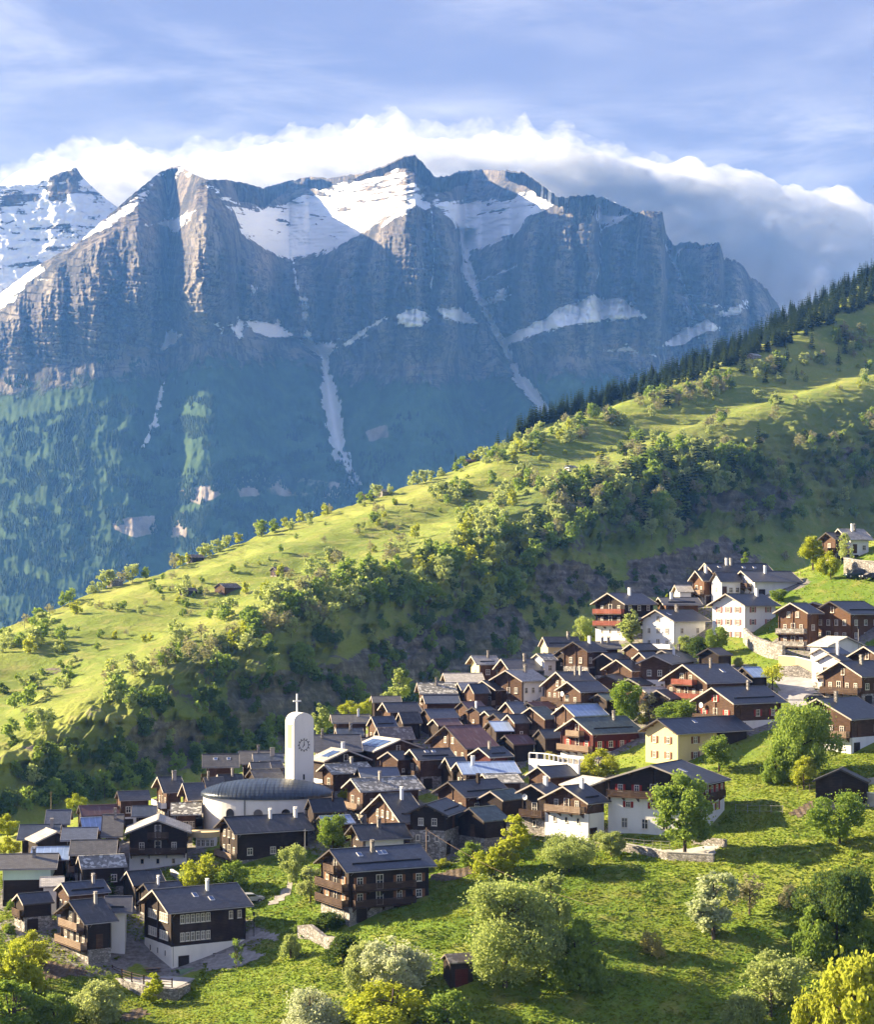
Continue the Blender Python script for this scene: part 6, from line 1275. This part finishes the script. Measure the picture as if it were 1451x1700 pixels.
for p in fp: k = MB(); k.box(-.08, -.08, -.2, .08, .08, 1.25); k.build('post', [M_rail], root, p - fp[0])
tb = on_plane(253, 1616, zt); root = empty('picnic_table', tb, R(20)); tag(root, 'pale picnic table with benches on the terrace', 'table')
k = MB(); k.box(-1.1, -.4, .70, 1.1, .4, .77); k.build('table_top', [M_railp], root)
for s_ in (-1, 1): k = MB(); k.box(-1.1, s_ * .78 - .15, .41, 1.1, s_ * .78 + .15, .46); k.build('bench', [M_railp], root); k = MB(); k.box(s_ * .8 - .05, -.75, .0, s_ * .8 + .05, .75, .405); k.box(s_ * .8 - .05, -.1, .407, s_ * .8 + .05, .1, .698); k.build('leg', [M_railp], root)
pb = on_plane(318, 1616, zt); m = MB(); n = 14
for i in range(n):
    a, b = math.pi * i / n, math.pi * (i + 1) / n; m.quad((-2.2, math.cos(a) * .55, math.sin(a) * .75), (2.2, math.cos(a) * .55, math.sin(a) * .75), (2.2, math.cos(b) * .55, math.sin(b) * .75), (-2.2, math.cos(b) * .55, math.sin(b) * .75))
M_net, t = material('green_net'); principled(t, (.16, .24, .13), .8, .2); ob = m.build('garden_cover', [M_net], None, pb + Vector((0, 0, .02)), R(38)); tag(ob, 'pale green tunnel cover lying beside the cream based house', 'garden cover')
patch('path', [(395,1558),(420,1545),(462,1552),(462,1562),(425,1560),(400,1572)], M_path); patch('pavement', [(338,1594),(400,1572),(440,1588),(400,1606),(345,1612)], M_path)
patch('path', [(445,1500),(470,1480),(478,1462),(486,1462),(482,1486),(452,1508)], M_path)
patch('terrain', [(48,1612),(75,1598),(140,1608),(142,1622),(70,1628)], M_soil, .08); patch('terrain', [(715,1455),(745,1448),(795,1438),(800,1446),(760,1462),(722,1466)], M_soil, .08)
patch('terrain', [(1310,1352),(1350,1332),(1352,1345),(1330,1358)], M_soil, .08); patch('terrain', [(190,1690),(230,1675),(250,1684),(215,1698)], M_soil, .08)
patch('pavement', [(1288,1126),(1352,1122),(1356,1166),(1330,1180),(1296,1158)], M_asph); patch('path', [(1030,1404),(1110,1412),(1170,1406),(1200,1402),(1185,1420),(1110,1424),(1032,1414)], M_conc)
wall('stone_wall', [(496,1556),(515,1560),(540,1572),(572,1586)], [1.6, 2.1, 1.5, 2.2], .6, M_stone, 'ruined pale stone wall below the big dark balcony chalet')
wall('garden_wall', [(1030,1412),(1070,1420),(1110,1428),(1186,1432)], 1.1, .45, M_stone, 'low stone wall with a pale top before the white house', cap=M_conc); wall('garden_wall', [(1150,1404),(1172,1404),(1206,1408)], 1.2, .4, M_stone, 'short stone wall right of the tall lime green tree')
wall('garden_wall', [(1384,1334),(1420,1338),(1470,1342)], 2.0, .4, M_conc, 'concrete wall of the garden at the right edge', cap=M_white); wall('garden_wall', [(1398,1318),(1430,1306),(1470,1298)], 1.0, .35, M_conc, 'slanting concrete parapet behind the garden wall at the right edge')
wall('stone_wall', [(1404,952),(1425,956),(1475,960)], 3.2, .8, M_stone, 'tall pale stone wall behind the parked cars', cap=M_conc)
wall('stone_wall', [(1237,1066),(1250,1080),(1275,1092),(1302,1098)], [2.8, 3.0, 3.2, 3.0], .7, M_stone, 'curved stone retaining wall below the white house with pink shutters'); wall('stone_wall', [(1296,1122),(1325,1124),(1352,1128)], [1.8, 2.2, 1.0], .5, M_stone, 'dark stone wall at the back of the parking place')
o_, Q_ = wall('balustrade_wall', [(1294,1112),(1322,1114),(1352,1122)], 2.6, .4, TIM['y'], 'cream wall with a balustrade under the orange chalets', cap=M_white)
o_, Q_ = wall('terrace_wall', [(879,1292),(905,1294),(935,1300),(962,1304)], 3.2, .35, TIM['p'], 'white terrace wall with open parapet panels below the red house', cap=M_white)
k = MB(); c = Q_[0]
for i in range(0, len(Q_)): q = Q_[i] - c; k.box(q.x - .14, q.y - .2, q.z + .14, q.x + .14, q.y + .2, q.z + 1.05)
for a, b in zip(Q_, Q_[1:]): a, b = a - c, b - c; k.hexa([(a.x, a.y - .14, a.z + 1.055), (b.x, b.y - .14, b.z + 1.055), (b.x, b.y + .14, b.z + 1.055), (a.x, a.y + .14, a.z + 1.055), (a.x, a.y - .14, a.z + 1.2), (b.x, b.y - .14, b.z + 1.2), (b.x, b.y + .14, b.z + 1.2), (a.x, a.y + .14, a.z + 1.2)])
k.build('parapet', [M_white], o_)
wall('garden_wall', [(284,1454),(296,1462),(312,1468),(330,1474)], .9, .35, M_conc, 'pale curved footpath wall behind the cream based house', cap=M_white)
fence('metal_fence', [(1035,1404),(1070,1408),(1112,1410)], 'thin metal fence before the ground floor of the white house', M_pipe, 1.1, (.2, .6, 1.05), 1.4, .06); fence('wooden_fence', [(1302,958),(1330,956),(1352,950),(1372,946)], 'low post fence across the upper lawn', M_railp, .9, (.7,), 2.2, .1)
fence('metal_fence', [(1222,1350),(1262,1352),(1300,1352)], 'dark mesh fence of the shaded garden right of the white house', M_pipe, 1.3, (.4, 1.2), 1.8, .06); fence('wooden_fence', [(1325,1318),(1345,1316),(1378,1312)], 'grey picket fence before the weathered barn', M_railp, 1.2, (.4, 1.0), 1.2, .08); fence('white_fence', [(44,1614),(58,1620),(70,1628)], 'short white railing at the vegetable plot', M_white, 1.0, (.4, .9), 1.2, .09)
_, e1 = pole(708, 1440, 66, .11, M_railp, 'wooden utility pole before the dark chalet on a stone base'); pole(36, 1484, 50, .10, M_dark, 'thin black pole before the pale green house'); pole(84, 1350, 36, .10, M_railp, 'tall pole at the back of the lower village'); pole(115, 1480, 42, .08, M_dark, 'thin black pole above the pale verged low chalet'); pole(506, 1428, 52, .08, M_pipe, 'pale mast right of the long black house')
pole(421, 1556, 36, .06, M_dark, 'lamp post by the path right of the cream based house', 'lamp'); pole(1426, 1104, 60, .08, M_pipe, 'white lamp post before the big orange log chalet', 'lamp')
e2 = on_ground(985, 1540) + Vector((0, 0, 3)); m = MB(); m.tube([e1.lerp(e2, f) - e1 + Vector((0, 0, -4 * f * (1 - f) * 1.2)) for f in np.linspace(0, 1, 14)], .022, 4); tag(m.build('overhead_wire', [M_railp], None, e1), 'overhead wire sagging from the wooden pole over the meadow', 'wire')
def car(u, vb, rz, body, label, van=False, sc=1.0, Y=None):
    p = on_ground(u, vb) if Y is None else at(u, vb, Y); p.z = ground(p.x, p.y) + .03; root = empty('parked_car', p, rz); root.scale = (sc,) * 3; tag(root, label, 'car')
    L, Wd = 4.3, 1.75; hr = 1.75 if van else 1.45
    prof = [(-2.15, .35), (2.15, .35), (2.15, .75), (2.05, .92), (1.15, 1.0), (.55, hr - .03), (-1.6, hr), (-2.05, 1.05), (-2.15, .9)]; m = MB(); m.prism(prof, 'y', -Wd / 2, Wd / 2); me = m.mesh('body', [body]); bo = link('body', me, root)
    md = bo.modifiers.new('b', 'BEVEL'); md.width = .06; md.segments = 2
    for s_ in (-1, 1):
        m = MB(); m.prism([(1.02, 1.02), (.52, hr - .12), (-1.5, hr - .1), (-1.85, 1.05)], 'y', s_ * (Wd / 2 + .004), s_ * (Wd / 2 + .02)); m.build('side_glass', [M_glass], root)
        for xx in (-1.35, 1.35):
            m = MB(); m.prism([(xx + .33 * math.cos(t_), .33 + .33 * math.sin(t_)) for t_ in np.linspace(0, 2 * math.pi, 16, endpoint=False)], 'y', s_ * (Wd / 2 - .18), s_ * (Wd / 2 + .03)); wh = m.build('wheel', [M_dark], root); m = MB(); m.prism([(xx + .19 * math.cos(t_), .33 + .19 * math.sin(t_)) for t_ in np.linspace(0, 2 * math.pi, 12, endpoint=False)], 'y', s_ * (Wd / 2 + .032), s_ * (Wd / 2 + .045)); m.build('rim', [M_pipe], wh)
        m = MB(); m.box(2.152, s_ * .62 - .16, .66, 2.19, s_ * .62 + .16, .8); m.build('headlight', [M_white], root)
    m = MB(); m.hexa([(1.14, -.78, 1.02), (1.14, .78, 1.02), (.60, .72, hr - .08), (.60, -.72, hr - .08), (1.19, -.78, 1.02), (1.19, .78, 1.02), (.65, .72, hr - .08), (.65, -.72, hr - .08)]); m.build('windscreen', [M_glass], root)
def paint(name, c):
    m, t = material(name); principled(t, c, .25, .6); return m
P1, P2, P3, P4 = paint('dark_green_paint', (.02, .045, .045)), paint('silver_paint', (.45, .46, .48)), paint('black_paint', (.015, .015, .018)), paint('white_car_paint', (.7, .7, .7))
car(1421, 961, R(190), P1, 'dark green van parked under the tall stone wall', True, 1.05); car(1446, 963, R(195), P3, 'dark car parked behind the green van'); car(1357, 1168, R(10), P3, 'black car at the end of the parking place'); car(413, 1500, R(25), P2, 'silver car on the lane above the cream based house')
# huts on the far hillside
def hut(u, v, w_, label, rz=.5, k=1.0, wl='d', rf='q'):
    p, _ = on_hill(u, v); rt = empty('alpine_hut', p, rz); tag(rt, label, 'hut'); L, Wd, H = w_, w_ * .8, w_ * .42
    q = MB(); q.prism([(0, 0), (Wd, 0), (Wd, H), (Wd / 2, H + Wd * .24), (0, H)], 'x', 0, L); q.build('wall', [TIM[wl]], rt); q = MB(); q.box(-.05, -.05, -3, L + .05, Wd + .05, .5); q.build('plinth', [M_stone], rt)
    q = MB(); e = .5
    for s_ in (0, 1):
        f = lambda y: y if s_ == 0 else Wd - y; a, b = (f(-e), H - e * .48), (f(Wd / 2), H + Wd * .24); q.hexa([(-e, a[0], a[1] + .02), (L + e, a[0], a[1] + .02), (L + e, b[0], b[1] + .02), (-e, b[0], b[1] + .02), (-e, a[0], a[1] + .25), (L + e, a[0], a[1] + .25), (L + e, b[0], b[1] + .25), (-e, b[0], b[1] + .25)])
    q.build('roof', [ROOFM[rf]], rt); q = MB(); q.box(-.06, Wd * .4, .0, -.004, Wd * .4 + 1, 1.9); q.build('door', [TIM['w']], rt)
for u, v, w_, lab, rf, wl in ((318,935,7,'dark hut on the grassy brow of the far hillside','q','d'), (308,990,6,'small dark barn on the sunny hillside, left of the ruin','q','d'), (372,990,9,'brown ruined barn with a bare bush on the sunny hillside','q','w'), (605,830,6,'little dark hut at the skyline brow','q','d'), (636,820,7,'low stone hut at the skyline brow beside the dark hut','k','n'), (776,772,6,'reddish hut on the skyline under the firs','r','w'), (944,783,6,'white walled hut among the hillside trees','k','p'), (1252,598,8,'stone hut below the fir belt','k','n'), (460,958,7,'dark ruined barn among bare bushes on the meadow','q','d'), (187,968,6,'pale hut between the left skyline trees','k','n'), (1398,548,5,'tiny dark hut high on the right of the hillside','q','d')): hut(u, v, w_, lab, .4 + rng.random() * .4, 1, wl, rf)
# hut with red doors in the foreground bushes
p = on_ground(748, 1646); rt = empty('garden_hut', p, R(20)); tag(rt, 'weathered hut with dark red plank doors among the foreground bushes', 'hut')
q = MB(); q.prism([(0, 0), (2.6, 0), (2.6, 3.6), (1.3, 4.3), (0, 3.6)], 'x', 0, 3); q.build('wall', [TIM['d']], rt); q = MB(); q.box(-.05, -.05, -1.5, 3.05, 2.65, .15); q.build('plinth', [M_stone], rt); q = MB(); q.box(.6, -.07, .16, 2.3, -.004, 2.7); q.build('door', [TIM['x']], rt)
q = MB()
for s_ in (0, 1): f = lambda y: y if s_ == 0 else 2.6 - y; q.hexa([(-.3, f(-.3), 3.45), (3.3, f(-.3), 3.45), (3.3, f(1.3), 4.32), (-.3, f(1.3), 4.32), (-.3, f(-.3), 3.6), (3.3, f(-.3), 3.6), (3.3, f(1.3), 4.47), (-.3, f(1.3), 4.47)])
q.build('roof', [ROOFM['q']], rt)
# grass
V1, Q1 = tufts(300000, (-105, 125, 205, 305), .05, .22, 5, -9)
tag(link('meadow_grass', mesh_np('meadow_grass', V1, Q1, [M_blade], smooth=False)), 'tall meadow grass in front of the village', 'grass', kind='stuff')
V1, Q1 = tufts(26000, (-20, 120, 300, 440), .1, .3, 6, -.3)
tag(link('bank_grass', mesh_np('bank_grass', V1, Q1, [M_blade], smooth=False)), 'grass on the banks between the upper houses', 'grass', kind='stuff')

# taller weeds in patches
g = np.random.default_rng(31); nW = 900; x = g.uniform(-70, 72, nW); y = g.uniform(212, 282, nW); ok = fbm(x / 12 + 3, y / 9, 2) > .12
for h in HS:
    dx, dy = x - h['org'].x, y - h['org'].y; lx = dx * h['ex'].x + dy * h['ex'].y; ly = dx * h['ey'].x + dy * h['ey'].y; ok &= ~((lx > -1) & (lx < h['L'] + 1) & (ly > -1) & (ly < h['W'] + 1))
for pz in PAVED: ok &= ~inpoly(x, y, pz)
x, y = x[ok], y[ok]; z = ground_np(x, y); k = 26; rr = g.uniform(.3, .8, len(x)); P = np.repeat(np.stack([x, y, z], 1), k, 0) + g.normal(size=(len(x) * k, 3)) * np.repeat(rr, k)[:, None] * np.array([.6, .6, .28]) + np.array([0, 0, .22])
V1, Q1 = leaf_quads(P, .26, g); tag(link('tall_weeds', mesh_np('tall_weeds', V1, Q1, [LM['mid']], smooth=False)), 'patches of taller weeds in the meadow', 'weeds', kind='stuff')
